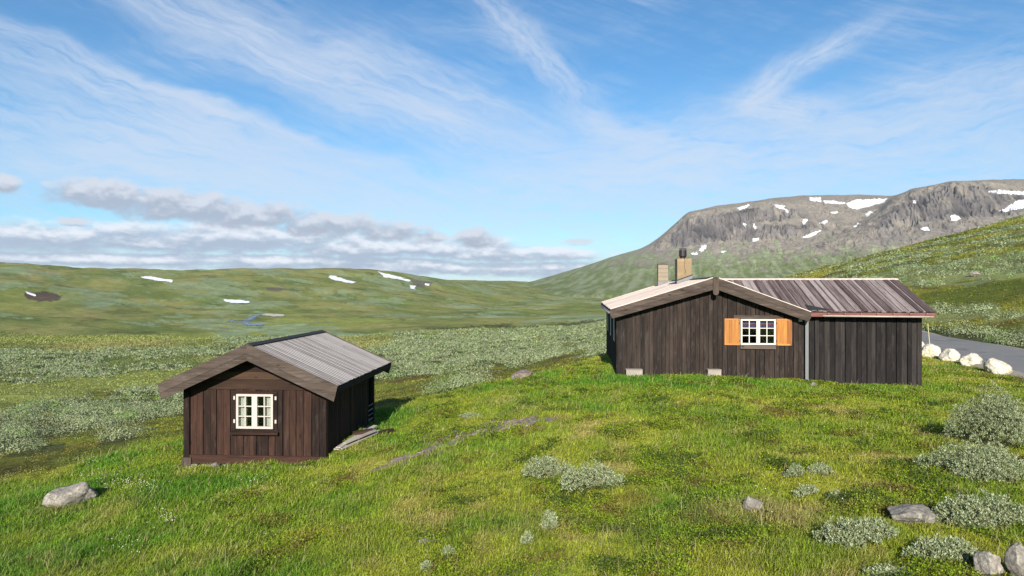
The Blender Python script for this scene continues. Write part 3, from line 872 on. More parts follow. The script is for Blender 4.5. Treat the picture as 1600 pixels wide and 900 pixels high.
def off_road(x, y, pad=0.15):
    cx, cy, ww = ROAD
    xi = np.interp(y, cy, cx); wi = np.interp(y, cy, ww)
    return ~((np.abs(x - xi) < wi * 1.08 + pad) & (y > 6) & (y < 100))


def off_huts(x, y, m=0.0):
    ok = np.ones(np.shape(x), bool)
    for (ox, oy, an, x0, x1, y0, y1, zf) in HUTS:
        ca, sa = math.cos(an), math.sin(an)
        lx = (x - ox) * ca - (y - oy) * sa; ly = (x - ox) * sa + (y - oy) * ca
        ok &= ~((lx > x0 - 0.12 - m) & (lx < x1 + 0.12 + m) & (ly > y0 - 0.14 - m) & (ly < y1 + 0.12 + m))
    return ok


# ------------------------------------------------------------------ joinery builder
class MB:
    def __init__(s): s.V = []; s.F = []; s.UV = []; s.T = []
    def prism(s, pts, ext, L, W, tint=None):
        """polygon pts (list of Vector) swept by ext; L = grain direction, W = across"""
        n = len(pts); t = random.random() if tint is None else tint
        L = Vector(L).normalized(); W = Vector(W).normalized(); ext = Vector(ext); E = ext.normalized()
        ou, ov = random.uniform(0, 40), random.uniform(0, 40)
        pts = [Vector(p) for p in pts]; N = (pts[1] - pts[0]).cross(pts[2] - pts[0])
        if N.dot(ext) > 0: pts = pts[::-1]
        b = len(s.V); s.V += [tuple(p) for p in pts] + [tuple(p + ext) for p in pts]
        fs = [list(range(n)), [n + i for i in reversed(range(n))]] + [[(i + 1) % n, i, n + i, n + (i + 1) % n] for i in range(n)]
        q = [Vector(v) for v in s.V[b:]]
        for f in fs:
            s.F.append([b + i for i in f]); s.T += [t]
            s.UV += [(q[i].dot(L) + ou, q[i].dot(W) + q[i].dot(E) * 1.0 + ov) for i in f]
    def box(s, x0, x1, y0, y1, z0, z1, along='z', tint=None):
        ax = {'x': (1, 0, 0), 'y': (0, 1, 0), 'z': (0, 0, 1)}
        L = ax[along]; W = (1, 0, 0) if along == 'z' else (0, 0, 1)
        s.prism([(x0, y0, z0), (x1, y0, z0), (x1, y0, z1), (x0, y0, z1)], (0, y1 - y0, 0), L, W, tint)
    def cyl(s, c, r0, r1, h, n=16, tint=0.5, axis='z'):
        b = len(s.V)
        def P(a, r, k):
            q = (r * math.cos(a), r * math.sin(a), k)
            if axis == 'x': q = (q[2], q[0], q[1])
            if axis == 'y': q = (q[0], q[2], q[1])
            return (c[0] + q[0], c[1] + q[1], c[2] + q[2])
        for k in range(n):
            a = 2 * math.pi * k / n
            s.V.append(P(a, r0, 0)); s.V.append(P(a, r1, h))
        fs = [[b + 2 * k, b + 2 * ((k + 1) % n), b + 2 * ((k + 1) % n) + 1, b + 2 * k + 1] for k in range(n)]
        fs += [[b + 2 * k for k in reversed(range(n))], [b + 2 * k + 1 for k in range(n)]]
        for f in fs:
            s.F.append(f); s.T.append(tint); s.UV += [(s.V[i][2], s.V[i][0]) for i in f]
    def build(s, name, mat, parent=None):
        me = bpy.data.meshes.new(name); me.from_pydata(s.V, [], s.F); me.update()
        uv = me.uv_layers.new(name='UVMap'); uv.data.foreach_set('uv', np.array(s.UV, np.float32).ravel())
        a = me.attributes.new('tint', 'FLOAT', 'FACE'); a.data.foreach_set('value', np.array(s.T, np.float32))
        me.materials.append(mat)
        o = bpy.data.objects.new(name, me); C.objects.link(o)
        if parent: o.parent = parent
        return o


def edges(x0, x1, w, holes=(), jit=0.15):
    ks = sorted({x0, x1, *[h for h in holes if x0 < h < x1]})
    out = [x0]
    for a, b in zip(ks, ks[1:]):
        n = max(1, round((b - a) / w)); ws = [1 + random.uniform(-jit, jit) for _ in range(n)]
        t = sum(ws); c = a
        for q in ws: c += q / t * (b - a); out.append(c)
    return out


def board_wall(mb, x0, x1, y, z0, top, w, holes=(), proud=0.022, plane='x', back=0.05):
    """vertical board-on-board cladding; faces -y (plane 'x') or the side (plane 'y': runs along y at x=y)"""
    hx = [h[0] for h in holes] + [h[1] for h in holes]
    ed = edges(x0, x1, w, hx)
    for i, (a, b) in enumerate(zip(ed, ed[1:])):
        over = i % 2
        zt = [top(a), top(b)]; zz = z0 + random.uniform(-.02, .01)
        gp = random.uniform(.004, .010)
        a2, b2 = a + gp, b - gp
        yo = y - proud if over else y
        segs = [(zz, zt)]
        for h in holes:
            if a >= h[0] - 1e-4 and b <= h[1] + 1e-4:
                segs = [(zz, [h[2], h[2]]), (h[3], zt)]
        tn = random.random()
        for lo, hi in segs:
            if plane == 'x':
                mb.prism([(a2, yo, lo), (b2, yo, lo), (b2, yo, hi[1]), (a2, yo, hi[0])], (0, back + (y - yo), 0), (0, 0, 1), (1, 0, 0), tn)
            else:   # y is an x position, sign in proud
                mb.prism([(yo, a2, lo), (yo, b2, lo), (yo, b2, hi[1]), (yo, a2, hi[0])], (-back if proud < 0 else back, 0, 0), (0, 0, 1), (0, 1, 0), tn)


def casement(parent, cx, cz, w, h, y, rows, cols, mat, glass, name='window', st=0.055, mid=0.05, axis='x'):
    """two-leaf window; the mesh is frame and bars, its pane and sill are sub-parts"""
    mb = MB(); gl = MB()
    x0, x1, z0, z1 = cx - w / 2, cx + w / 2, cz - h / 2, cz + h / 2
    t = 0.05
    mb.box(x0, x1, y - t, y + 0.03, z0, z0 + st, 'x'); mb.box(x0, x1, y - t, y + 0.03, z1 - st, z1, 'x')
    mb.box(x0, x0 + st, y - t, y + 0.03, z0 + st, z1 - st); mb.box(x1 - st, x1, y - t, y + 0.03, z0 + st, z1 - st)
    mb.box(cx - mid, cx + mid, y - t - 0.006, y + 0.03, z0 + st, z1 - st)
    for (a, b) in ((x0 + st, cx - mid), (cx + mid, x1 - st)):
        pw = (b - a) / cols; ph = (z1 - z0 - 2 * st) / rows
        for k in range(1, cols): mb.box(a + k * pw - 0.013, a + k * pw + 0.013, y - 0.035, y + 0.012, z0 + st, z1 - st)
        for k in range(1, rows):
            zc = z0 + st + k * ph
            for q in range(cols):
                mb.box(a + q * pw + (0.013 if q else 0), a + (q + 1) * pw - (0.013 if q < cols - 1 else 0), y - 0.033, y + 0.012, zc - 0.012, zc + 0.012, 'x')
        gl.box(a, b, y - 0.010, y - 0.006, z0 + st, z1 - st)
    f = mb.build(name, mat, parent)
    gl.build('pane', glass, f)
    return f


def curtain(parent, x0, x1, y, z0, z1, mat, name='curtain', amp=0.02, per=0.07):
    n = max(8, int((x1 - x0) / 0.012)); xs = np.linspace(x0, x1, n)
    V = []
    for x in xs:
        yy = y + amp * math.sin(2 * math.pi * (x - x0) / per)
        V += [(x, yy, z0), (x, yy, z1)]
    for x in xs[::-1]:
        yy = y + 0.004 + amp * math.sin(2 * math.pi * (x - x0) / per)
        V += [(x, yy, z0), (x, yy, z1)]
    m = 2 * n
    Fq = [[2 * i, 2 * ((i + 1) % m), 2 * ((i + 1) % m) + 1, 2 * i + 1] for i in range(m)]
    return mk(name, np.array(V), np.array(Fq), mat, parent, smooth=True)


def roof_slope(mb, x_r, z_r, x_e, z_e, y0, y1, w, th=0.03, over=0.02, valley=None, plane='x'):
    """boards running from ridge (x_r,z_r) to eave (x_e,z_e), laid side by side from y0 to y1"""
    L = Vector((x_e - x_r, 0, z_e - z_r)); n = Vector((-L.z, 0, L.x)).normalized()
    if n.z < 0: n = -n
    ed = edges(y0, y1, w, jit=0.12)
    for i, (a, b) in enumerate(zip(ed, ed[1:])):
        o = i % 2; up = n * (th if not o else th + over)
        lo = n * 0.0
        ja = random.uniform(-.012, .012)
        A = Vector((x_r, a - (0.015 if o else -0.002), z_r)); B = Vector((x_e, A.y, z_e)) + L.normalized() * ja
        wy = (b - a) + (0.03 if o else -0.004)
        base = n * (th if o else 0.0)
        mb.prism([A + base, B + base, B + up, A + up], (0, wy, 0), tuple(L), (0, 1, 0))


# ------------------------------------------------------------------ small hut
def small_hut():
    ox, oy, oz, an = SH
    root = empty('small_cabin', (ox, oy, oz), -an)
    tag(root, 'small dark brown wooden hut with one white window, on the lower slope', 'cabin')
    W, D = 3.73, 4.6
    rx, rz, sl_ = 1.87, 2.97, 0.44
    def roof(x): return rz - 0.09 - abs(x - rx) * sl_
    eave_l, eave_r = -0.42, 4.16
    wz1 = 1.98
    # front wall: vertical boards below the gable planks, window hole in them
    hole = (1.36, 2.38, 0.76, 1.70)
    mb = MB()
    board_wall(mb, 0.13, W - 0.0, 0.0, -0.12 + 0.2, lambda x: min(wz1 - 0.2 + 0.0, roof(x) - 0.03), 0.185, [hole], proud=0.014)
    # sides and back
    board_wall(mb, 0.05, D, 0.0, -0.2, lambda y: roof(0) - 0.03, 0.19, plane='y', proud=0.0001)
    board_wall(mb, 0.03, 3.75, W - 0.05, -0.2, lambda y: roof(W) - 0.03, 0.19, plane='y', proud=-0.0001, back=-0.05)
    mb.box(W - 0.9, W - 0.05, 3.68, 3.73, -0.2, roof(W) - .0)
    mb.box(W - 0.92, W - 0.87, 3.73, D, -0.2, roof(W - .9) - .05)
    board_wall(mb, 0.05, W - 0.02, D - 0.05, -0.2, lambda x: roof(x) - 0.02, 0.2)
    mb.build('wall', M['wall_small'], root)
    ln = MB(); ln.box(.1, hole[0], .052, .07, -.15, 1.85); ln.box(hole[1], W - .1, .052, .07, -.15, 1.85); ln.box(hole[0], hole[1], .052, .07, -.15, hole[2]); ln.box(W - .065, W - .055, .1, 3.6, -.2, 1.9, 'y')
    ln.build('gap_shade_backing', M['felt'], root)  # black sheet standing in for the shade between the boards
    g = MB()
    z = wz1 - 0.2
    k = 0
    for h in (0.27, 0.19, 0.19, 0.17, 0.15):
        z2 = z + h
        def xl(zz): return max(0.0, rx - (rz - 0.11 - zz) / sl_)
        def xr(zz): return min(W, rx + (rz - 0.11 - zz) / sl_)
        p = [(xl(z), -0.03 - .004 * (k % 2), z + .004), (xr(z), -0.03 - .004 * (k % 2), z + .004), (xr(z2), -0.03 - .004 * (k % 2), z2), (xl(z2), -0.03 - .004 * (k % 2), z2)]
        if xr(z2) - xl(z2) > 0.05: g.prism(p, (0, 0.075, 0), (1, 0, 0), (0, 0, 1))
        z = z2; k += 1
    g.build('gable_plank', M['gable_plank'], root)
    s = MB()
    s.box(-0.02, W + 0.01, -0.05, 0.045, -0.14, 0.09, 'x')
    s.build('sill_beam', M['rake'] if False else M['wall_small'], root)
    c = MB(); c.box(-0.03, 0.13, -0.06, 0.10, -0.16, roof(0.05) - 0.05); c.build('corner_post', M['wall_small'], root)
    c = MB(); c.box(-0.06, 0.19, -0.09, 0.10, -0.2, 0.02); c.build('post_foot', M['rake'], root)
    for yy in (3.78, D - 0.12):
        c = MB(); c.box(W - 0.12, W, yy, yy + 0.12, -0.2, roof(W) - 0.02); c.build('porch_post', M['darkwood'], root)
    for q in range(4):
        c = MB(); c.box(W - 0.04, W - 0.02, 3.90, D - 0.12, 0.22 + 0.15 * q, 0.245 + 0.15 * q, 'y'); c.build('porch_rail', M['plank_grey'], root)
    # foundation stones
    f = MB()
    for q in range(9):
        x = q * 0.42 + 0.02
        f.box(x, x + 0.36 + random.uniform(-.05, .05), -0.03 - random.uniform(0, .06), 0.15, -0.42, -0.15 + random.uniform(-.01, .0), 'x')
    f.build('foundation', M['concrete'], root)
    # window
    cx, cz = 1.87, 1.23
    wn = casement(root, cx, cz, 0.97, 0.885, -0.03, 3, 2, M['frame_old'], M['glass'], mid=0.07)
    cs = MB()
    cs.box(1.28, 1.37, -0.045, 0.0, 0.72, 1.74); cs.box(2.37, 2.46, -0.045, 0.0, 0.72, 1.74)
    cs.box(1.28, 2.46, -0.050, 0.0, 1.70, 1.745, 'x')
    cs.build('casing', M['wall_small'], wn)
    sl2 = MB(); sl2.box(1.24, 2.50, -0.13, 0.0, 0.64, 0.70, 'x'); sl2.box(1.25, 2.49, -0.04, 0.0, 0.70, 0.775, 'x', 0.0); sl2.build('sill', M['wall_small'], wn)
    for hx_ in (1.31, 2.40):
        for hz in (0.93, 1.53):
            hg = MB(); hg.box(hx_, hx_ + 0.045, -0.075, -0.046, hz, hz + 0.09); hg.build('hinge', M['frame_old'], wn)
    curtain(wn, 1.43, 1.61, 0.05, 0.80, 1.66, M['curtain'])
    curtain(wn, 2.12, 2.33, 0.05, 0.80, 1.66, M['curtain'])
    curtain(wn, 1.60, 1.625, 0.06, 0.80, 1.66, M['trim_red'], 'curtain_trim', 0.005)
    curtain(wn, 2.10, 2.125, 0.06, 0.80, 1.66, M['trim_red'], 'curtain_trim', 0.005)
    # roof: narrow boards from ridge to eave
    for sx, xe in ((-1, eave_l), (1, eave_r)):
        r = MB(); ze = rz - abs(xe - rx) * sl_
        roof_slope(r, rx, rz - 0.02, xe, ze - 0.02, -0.47, D + 0.42, 0.079, 0.022, 0.009)
        r.build('roof', M['roof_small'], root)
        u = MB(); u.prism([(rx, -0.44, rz - 0.05), (xe + sx * -0.03, -0.44, ze - 0.035), (xe + sx * -0.03, -0.44, ze - 0.09), (rx, -0.44, rz - 0.11)], (0, D + 0.84, 0), (0, 1, 0), (1, 0, 0))
        u.build('roof_deck', M['darkwood'], root)
        b = MB(); b.box(min(xe, xe - sx * .03), max(xe, xe - sx * .03), -0.43, D + 0.40, ze - 0.19, ze - 0.04, 'y')
        b.box(xe - sx * .36, xe - sx * .36 + 0.08, -0.40, D + 0.38, ze - 0.04, ze + .10, 'y')
        b.build('eave_board', M['darkwood'], root)
        # rake boards, front and back
        for yy, nm in ((-0.52, 'rake_board'), (D + 0.42, 'rake_board')):
            k = MB(); ez = 0.03; xe2 = xe + sx * 0.03; ze2 = rz - abs(xe2 - rx) * sl_
            dn = Vector((0, 0, -1)); xo = sx * 0.07
            k.prism([(rx, yy, rz + ez), (xe2, yy, ze2 + ez), (xe2 - xo * .8, yy, ze2 + ez - 0.235), (rx, yy, rz + ez - 0.24)], (0, 0.032, 0), (xe - rx, 0, ze - rz), (0, 0, 1), 0.45 + random.uniform(-.1, .1))
            k.prism([(rx, yy + .012, rz + ez - 0.246), (xe2 - xo * .8, yy + .012, ze2 + ez - 0.238), (xe2 - xo * 1.5, yy + .012, ze2 + ez - 0.40), (rx, yy + .012, rz + ez - 0.42)], (0, 0.032, 0), (xe - rx, 0, ze - rz), (0, 0, 1), 0.35 + random.uniform(-.1, .1))
            k.build(nm, M['rake'], root)
    rc = MB()
    for sx in (-1, 1):
        rc.prism([(rx, -0.46, rz + 0.045), (rx + sx * 0.13, -0.46, rz + 0.045 - 0.13 * sl_ - .0), (rx + sx * 0.13, -0.46, rz + 0.022 - 0.13 * sl_), (rx, -0.46, rz + 0.022)], (0, D + 0.86, 0), (0, 1, 0), (1, 0, 0))
    rc.build('ridge_cap', M['felt'], root)
    return root


small_hut()


# ------------------------------------------------------------------ main hut
def main_hut():
    ox, oy, oz, an = MH
    root = empty('main_cabin', (ox, oy, oz), -an)
    tag(root, 'long dark grey wooden cabin with orange shutters and two chimneys, on the grass rise', 'cabin')
    W, D, rx, rz = 6.46, 11.0, 3.36, 3.46
    sL, sR = 0.307, 0.374
    def rt(x): return rz - (rx - x) * sL if x < rx else rz - (x - rx) * sR
    xl, xr = -0.25, 6.52
    random.seed(23)
    # gable wall
    cx, cz, ww, wh = 4.87, 1.56, 1.19, 0.90
    hole = (cx - ww / 2 + .02, cx + ww / 2 - .02, cz - wh / 2 + .02, cz + wh / 2 - .02)
    mb = MB()
    board_wall(mb, 0.0, 6.44, 0.0, -0.06, lambda x: rt(x) - 0.13, 0.155, [hole], proud=0.02)
    ln = MB(); ln.box(0.06, 6.40, 0.051, 0.08, -0.3, hole[2]); ln.box(0.06, hole[0], .051, .08, hole[2], 2.15); ln.box(hole[1], 6.40, .051, .08, hole[2], 2.12)
    ln.prism([(.07, .051, 2.16), (6.38, .051, 2.13), (6.38, .051, rt(6.38) - .15), (rx, .051, rz - .15), (.07, .051, rt(.07) - .15)], (0, .03, 0), (1, 0, 0), (0, 0, 1))
    ln.build('gap_shade_backing', M['felt'], root)  # black backing added so the gaps in the cladding read as shaded
    mb.build('wall', M['wall_main'], root)
    m2 = MB()
    wins = [(1.2, 2.1, 1.15, 1.95), (4.2, 5.1, 1.15, 1.95), (7.4, 8.3, 1.15, 1.95)]
    board_wall(m2, 0.05, D, 0.0, -0.3, lambda y: rt(0) - 0.12, 0.2, wins, plane='y', proud=0.02)
    board_wall(m2, 5.0, D, W - 0.05, -0.3, lambda y: rt(W) - 0.12, 0.22, plane='y', proud=-0.0001, back=-0.05)
    board_wall(m2, 0.05, W - 0.05, D - 0.05, -0.3, lambda x: rt(x) - 0.12, 0.22)
    o = m2.build('wall', M['wall_ext'], root)
    for (a, b, c_, d_) in wins:
        f = MB()
        for (p, q, r_, s_) in ((a - .06, b + .06, c_ - .06, c_), (a - .06, b + .06, d_, d_ + .06), (a - .06, a, c_, d_), (b, b + .06, c_, d_)):
            f.box(-0.06, 0.0, p, q, r_, s_, 'y')
        f.box(-0.03, 0.0, (a + b) / 2 - .03, (a + b) / 2 + .03, c_, d_)
        fo = f.build('side_window', M['frame'], root)
        g = MB(); g.box(0.01, 0.015, a, b, c_, d_); g.build('pane', M['glass'], fo)
        for e in (a - 0.06 - .42, b + 0.06):
            s_ = MB(); s_.box(-0.065, -0.035, e, e + .42, c_ - .03, d_ + .03); s_.build('side_shutter', M['wall_main'], root)
    c = MB(); c.box(-0.045, 0.0, -0.022, 0.12, -0.1, rt(0) - 0.13); c.build('corner_board', M['wall_main'], root)
    # front window, casing, shutters
    wn = casement(root, cx, cz, ww, wh, -0.035, 3, 2, M['frame'], M['glass'], mid=0.06)
    h = MB(); h.box(cx - 0.83, cx + 0.86, -0.055, -0.021, cz + wh / 2 + 0.02, cz + wh / 2 + 0.13, 'x'); h.build('head_board', M['rake'], wn)
    h = MB(); h.box(cx - 0.60, cx + 0.60, -0.085, -0.021, cz - wh / 2 - 0.15, cz - wh / 2 - 0.015, 'x'); h.build('sill', M['rake'], wn)
    curtain(wn, cx - 0.55, cx + 0.55, 0.06, cz + 0.16, cz + 0.42, M['valance'], 'valance', 0.015)
    curtain(wn, cx - 0.55, cx + 0.55, 0.03, cz + 0.265, cz + 0.29, M['trim_red'], 'valance_trim', 0.004)
    for sx in (-1, 1):
        x0 = cx + sx * (ww / 2 + 0.02) - (0.53 if sx < 0 else 0); x1 = x0 + 0.53
        z0, z1 = cz - wh / 2 - 0.02, cz + wh / 2 + 0.015
        s = MB()
        ed = edges(x0 + 0.055, x1 - 0.055, 0.105, jit=0.1)
        for a, b in zip(ed, ed[1:]): s.box(a + .001, b - .001, -0.052, -0.030, z0 + 0.055, z1 - 0.055)
        for a, b in ((x0, x0 + 0.055), (x1 - 0.055, x1)): s.box(a, b, -0.060, -0.026, z0, z1)
        sh = s.build('shutter', M['shutter'], root)
        for za in (z0, z1 - 0.055):
            e = MB(); e.box(x0 + 0.055, x1 - 0.055, -0.060, -0.026, za, za + 0.055, 'x'); e.build('shutter_rail', M['shutter_end'], sh)
        hx_ = x1 - 0.02 if sx < 0 else x0 - 0.03
        for hz in (z0 + 0.12, z1 - 0.19):
            g = MB(); g.box(hx_, hx_ + 0.05, -0.083, -0.062, hz, hz + 0.07); g.build('hinge', M['black_metal'], sh)
    # left and right slope of the main roof
    for sx, xe, sl_ in ((-1, xl, sL), (1, xr, sR)):
        ze = rz - abs(xe - rx) * sl_
        r = MB(); roof_slope(r, rx, rz - 0.03, xe, ze - 0.03, -0.36, D + 0.35, 0.17, 0.022, 0.022); r.build('roof', M['roof_main'], root)
        u = MB(); u.prism([(rx, -0.33, rz - 0.05), (xe - sx * .02, -0.33, ze - 0.05), (xe - sx * .02, -0.33, ze - 0.12), (rx, -0.33, rz - 0.12)], (0, D + 0.66, 0), (0, 1, 0), (1, 0, 0))
        u.build('roof_deck', M['felt'], root)
        for yy in (-0.41, D + 0.33):
            k = MB(); ez = 0.0; xe2 = xe + sx * 0.02; ze2 = rz - abs(xe2 - rx) * sl_
            k.prism([(rx, yy, rz + ez), (xe2, yy, ze2 + ez), (xe2 + sx * 0.02, yy, ze2 + ez - 0.16), (rx, yy, rz + ez - 0.215)], (0, 0.04, 0), (xe - rx, 0, ze - rz), (0, 0, 1), 0.4 + random.uniform(-.1, .1))
            k.prism([(rx, yy + .014, rz + ez - 0.218), (xe2 + sx * 0.02, yy + .014, ze2 + ez - 0.163), (xe2 - sx * 0.06, yy + .014, ze2 + ez - 0.33), (rx, yy + .014, rz + ez - 0.40)], (0, 0.035, 0), (xe - rx, 0, ze - rz), (0, 0, 1), 0.25 + random.uniform(-.1, .1))
            k.build('rake_board', M['rake'], root)
            t = MB(); t.prism([(rx + sx * .02, yy - .02, rz + .012), (xe2, yy - .02, ze2 + .003), (xe2, yy - .02, ze2 + .028), (rx + sx * .02, yy - .02, rz + .04)], (0, 0.12, 0), (xe - rx, 0, ze - rz), (0, 0, 1), .8)
            t.build('drip_board', M['roof_main'], root)
    k = MB()
    pts = [(rx - 0.10, 0, rz + 0.03), (rx - 0.10, 0, rz - 0.52)]
    for q in range(1, 6):
        a = math.pi * q / 6; pts.append((rx - 0.10 * math.cos(a), 0, rz - 0.52 - 0.09 * math.sin(a)))
    pts += [(rx + 0.10, 0, rz - 0.52), (rx + 0.10, 0, rz + 0.03)]
    k.prism([Vector((p[0], -0.455, p[2])) for p in pts], (0, 0.042, 0), (0, 0, 1), (1, 0, 0), 0.3)
    k.build('gable_pendant', M['rake'], root)
    c = MB()
    for sx in (-1, 1):
        c.prism([(rx, -0.38, rz + 0.04), (rx + sx * 0.16, -0.38, rz + 0.04 - 0.16 * .33), (rx + sx * 0.16, -0.38, rz + 0.018 - 0.16 * .33), (rx, -0.38, rz + 0.018)], (0, D + 0.7, 0), (0, 1, 0), (1, 0, 0))
    c.build('ridge_cap', M['felt'], root)
    # left eave: fascia and gutter
    ze = rt(xl)
    c = MB(); c.box(xl - 0.0, xl + 0.025, -0.33, D + 0.3, ze - 0.19, ze - 0.05, 'y'); c.build('fascia', M['darkwood'], root)
    gutter(root, (xl - 0.06, -0.25, ze - 0.10), (xl - 0.06, D + 0.5, ze - 0.13), M['pipe'], 'eave_gutter')
    # ---- lower extension to the right
    EX0, EX1 = 6.47, 10.33
    e_y, e_z, r_y, r_z = -0.34, 2.27, 2.50, 3.40
    sl_ = (r_z - e_z) / (r_y - e_y)
    m3 = MB()
    board_wall(m3, 6.60, EX1, -0.012, -0.28, lambda x: 2.19, 0.172, proud=0.024)
    def gt(y): return r_z - 0.12 - abs(y - r_y) * sl_
    ed = edges(0.04, 5.0, 0.2)
    for i, (a, b) in enumerate(zip(ed, ed[1:])):
        m3.prism([(EX1, a, -0.3), (EX1, b, -0.3), (EX1, b, min(gt(b), 9)), (EX1, a, gt(a))], (-0.05 if i % 2 else -0.06, 0, 0), (0, 0, 1), (0, 1, 0))
    ln = MB(); ln.box(6.58, EX1 - .06, .04, .06, -.28, 2.18); ln.build('gap_shade_backing', M['felt'], root)  # dark sheet in place of shade between the extension boards
    m3.box(EX0, EX1 - .06, 4.95, 5.0, -0.3, gt(5.0))
    m3.build('extension_wall', M['wall_ext'], root)
    b = MB(); b.box(EX0 + .1, EX1 + 0.0, -0.03, 0.03, -0.36, -0.285, 'x'); b.build('extension_sill', M['darkwood'], root)
    # extension roof: boards from ridge to eave, ends left on the valley line
    L = Vector((0, e_y - r_y, e_z - r_z)); n = Vector((0, L.z, -L.y)).normalized()
    if n.z < 0: n = -n
    r = MB(); xr_end = 10.62
    ed = edges(rx + 0.12, xr_end, 0.125, jit=0.22)
    for i, (a, b_) in enumerate(zip(ed, ed[1:])):
        o_ = i % 2; base = n * (0.03 if o_ else 0.0); up = n * (0.058 if o_ else 0.032)
        xm = (a + b_) / 2
        # valley: z of main right slope at xm
        zv = rz - 0.05 - (xm - rx) * sR
        tt = 1.0 if xm > 6.46 else min(1.0, (r_z - zv) / (r_z - e_z) + 0.06)
        E = Vector((0, r_y, r_z)) + L * tt + L.normalized() * random.uniform(-.02, .02)
        aa, bb = (a - 0.02, b_ + 0.02) if o_ else (a + 0.002, b_ - 0.002)
        A = Vector((aa, r_y, r_z)); B = Vector((aa, E.y, E.z))
        r.prism([A + base, B + base, B + up, A + up], (bb - aa, 0, 0), tuple(L), (1, 0, 0))
    # back slope
    for i in range(18):
        a = 6.4 + i * 0.235
        A = Vector((a, r_y, r_z)); B = Vector((a, r_y + 2.85, r_z - 2.85 * sl_))
        n2 = Vector((0, sl_, 1)).normalized()
        r.prism([A, B, B + n2 * .04, A + n2 * .04], (0.233, 0, 0), (0, 1, -sl_), (1, 0, 0))
    r.build('extension_roof', M['roof_ext'], root)
    u = MB()
    u.prism([(EX0 + .05, r_y, r_z - .01), (EX0 + .05, e_y + .03, e_z - .0), (EX0 + .05, e_y + .03, e_z - .06), (EX0 + .05, r_y, r_z - .08)], (xr_end - EX0 - .07, 0, 0), (1, 0, 0), (0, 1, 0))
    u.build('roof_deck', M['darkwood'], root)
    rb = MB()
    for yo in (-1, 1):
        rb.prism([(rx + .1, r_y, r_z + .075), (rx + .1, r_y + yo * .11, r_z + .075 - .11 * sl_), (rx + .1, r_y + yo * .11, r_z + .05 - .11 * sl_), (rx + .1, r_y, r_z + .05)], (xr_end - rx - .1, 0, 0), (1, 0, 0), (0, 1, 0), .7)
    rb.build('ridge_board', M['roof_main'], root)
    g = MB()
    g.prism([(xr_end - .03, r_y, r_z - .01), (xr_end - .03, e_y, e_z - .0), (xr_end - .03, e_y, e_z - .16), (xr_end - .03, r_y, r_z - .19)], (0.03, 0, 0), (0, e_y - r_y, e_z - r_z), (0, 0, 1), .2)
    g.prism([(xr_end - .03, r_y, r_z - .01), (xr_end - .03, r_y + 2.85, r_z - 2.85 * sl_), (xr_end - .03, r_y + 2.85, r_z - 2.85 * sl_ - .16), (xr_end - .03, r_y, r_z - .19)], (0.03, 0, 0), (0, 1, -sl_), (0, 0, 1), .2)
    g.build('rake_board', M['gutter_red'], root)
    f = MB(); f.box(6.55, xr_end - .04, e_y - .035, e_y - .008, e_z - 0.155, e_z - 0.02, 'x', .6); f.build('extension_fascia', M['gutter_red'], root)
    gutter(root, (6.95, e_y - .09, e_z - .105), (xr_end - .12, e_y - .09, e_z - .125), M['gutter'], 'extension_gutter')
    for q in range(7):
        br = MB(); br.box(7.1 + q * .53, 7.12 + q * .53, e_y - .15, e_y - .036, e_z - .045, e_z - .03, 'y'); br.build('gutter_bracket', M['gutter'], root)
    p = MB(); p.box(6.46, 6.57, -0.085, -0.006, -0.32, 2.10); p.build('downpipe', M['pipe'], root)
    p = MB(); p.box(6.25, 6.36, -0.09, -0.021, 1.93, 2.03); p.build('lamp_box', M['frame'], root)
    # valley flashing
    p = MB(); p.prism([(6.5, -0.33, 2.345), (7.25, -0.33, 2.345), (6.5, 0.10, 2.515)], (0, 0, 0.012), (1, 0, 0), (0, 1, 0)); p.build('flashing', M['felt'], root)
    # ---- chimneys
    cx, cy, hw, hd = 3.02, 4.95, 0.30, 0.36
    mb = MB(); mb.box(cx - hw, cx + hw, cy - hd, cy + hd, 2.9, 4.34, 'z'); ch = mb.build('rendered_chimney', M['plaster'], root)
    bev(ch, 0.012)
    q = MB(); q.prism([(cx - hw - .02, cy - hd - .02, rt(cx - hw) + .01), (cx + hw + .02, cy - hd - .02, rt(cx + hw) - .06 + .05), (cx + hw + .02, cy - hd - .02, rt(cx + hw) + .20), (cx - hw - .02, cy - hd - .02, rt(cx - hw) + .14)], (0, 0.016, 0), (1, 0, 0), (0, 0, 1)); q.build('flashing', M['lead'], ch)
    q = MB(); q.prism([(cx - hw - .03, cy - hd - .03, rt(cx - hw) + .13), (cx + hw + .03, cy - hd - .03, rt(cx + hw) + .19), (cx + hw + .03, cy - hd - .03, rt(cx + hw) + .23), (cx - hw - .03, cy - hd - .03, rt(cx - hw) + .17)], (0, 0.035, 0), (1, 0, 0), (0, 0, 1)); q.build('flashing_strip', M['felt'], ch)
    q = MB()
    px_, pz_ = 0, 4.34
    x_ = cx + .0
    for (dx, z_) in ((0.0, 4.335), (0.02, 4.2), (-.005, 4.05), (.0, 3.95), (.04, 3.82), (.02, 3.7)):
        if z_ < 4.33: q.prism([(x_ - .008, cy - hd - .0025, pz_), (x_ + .008, cy - hd - .0025, pz_), (cx + dx + .007, cy - hd - .0025, z_), (cx + dx - .007, cy - hd - .0025, z_)], (0, .004, 0), (0, 0, 1), (1, 0, 0))
        x_, pz_ = cx + dx, z_
    q.build('crack', M['darkwood'], ch)
    q = MB(); cc = (cx - .02, cy)
    q.cyl((*cc, 4.34), .11, .11, .07, 20); q.cyl((*cc, 4.40), .11, .16, .05, 20); q.cyl((*cc, 4.45), .16, .16, .26, 20)
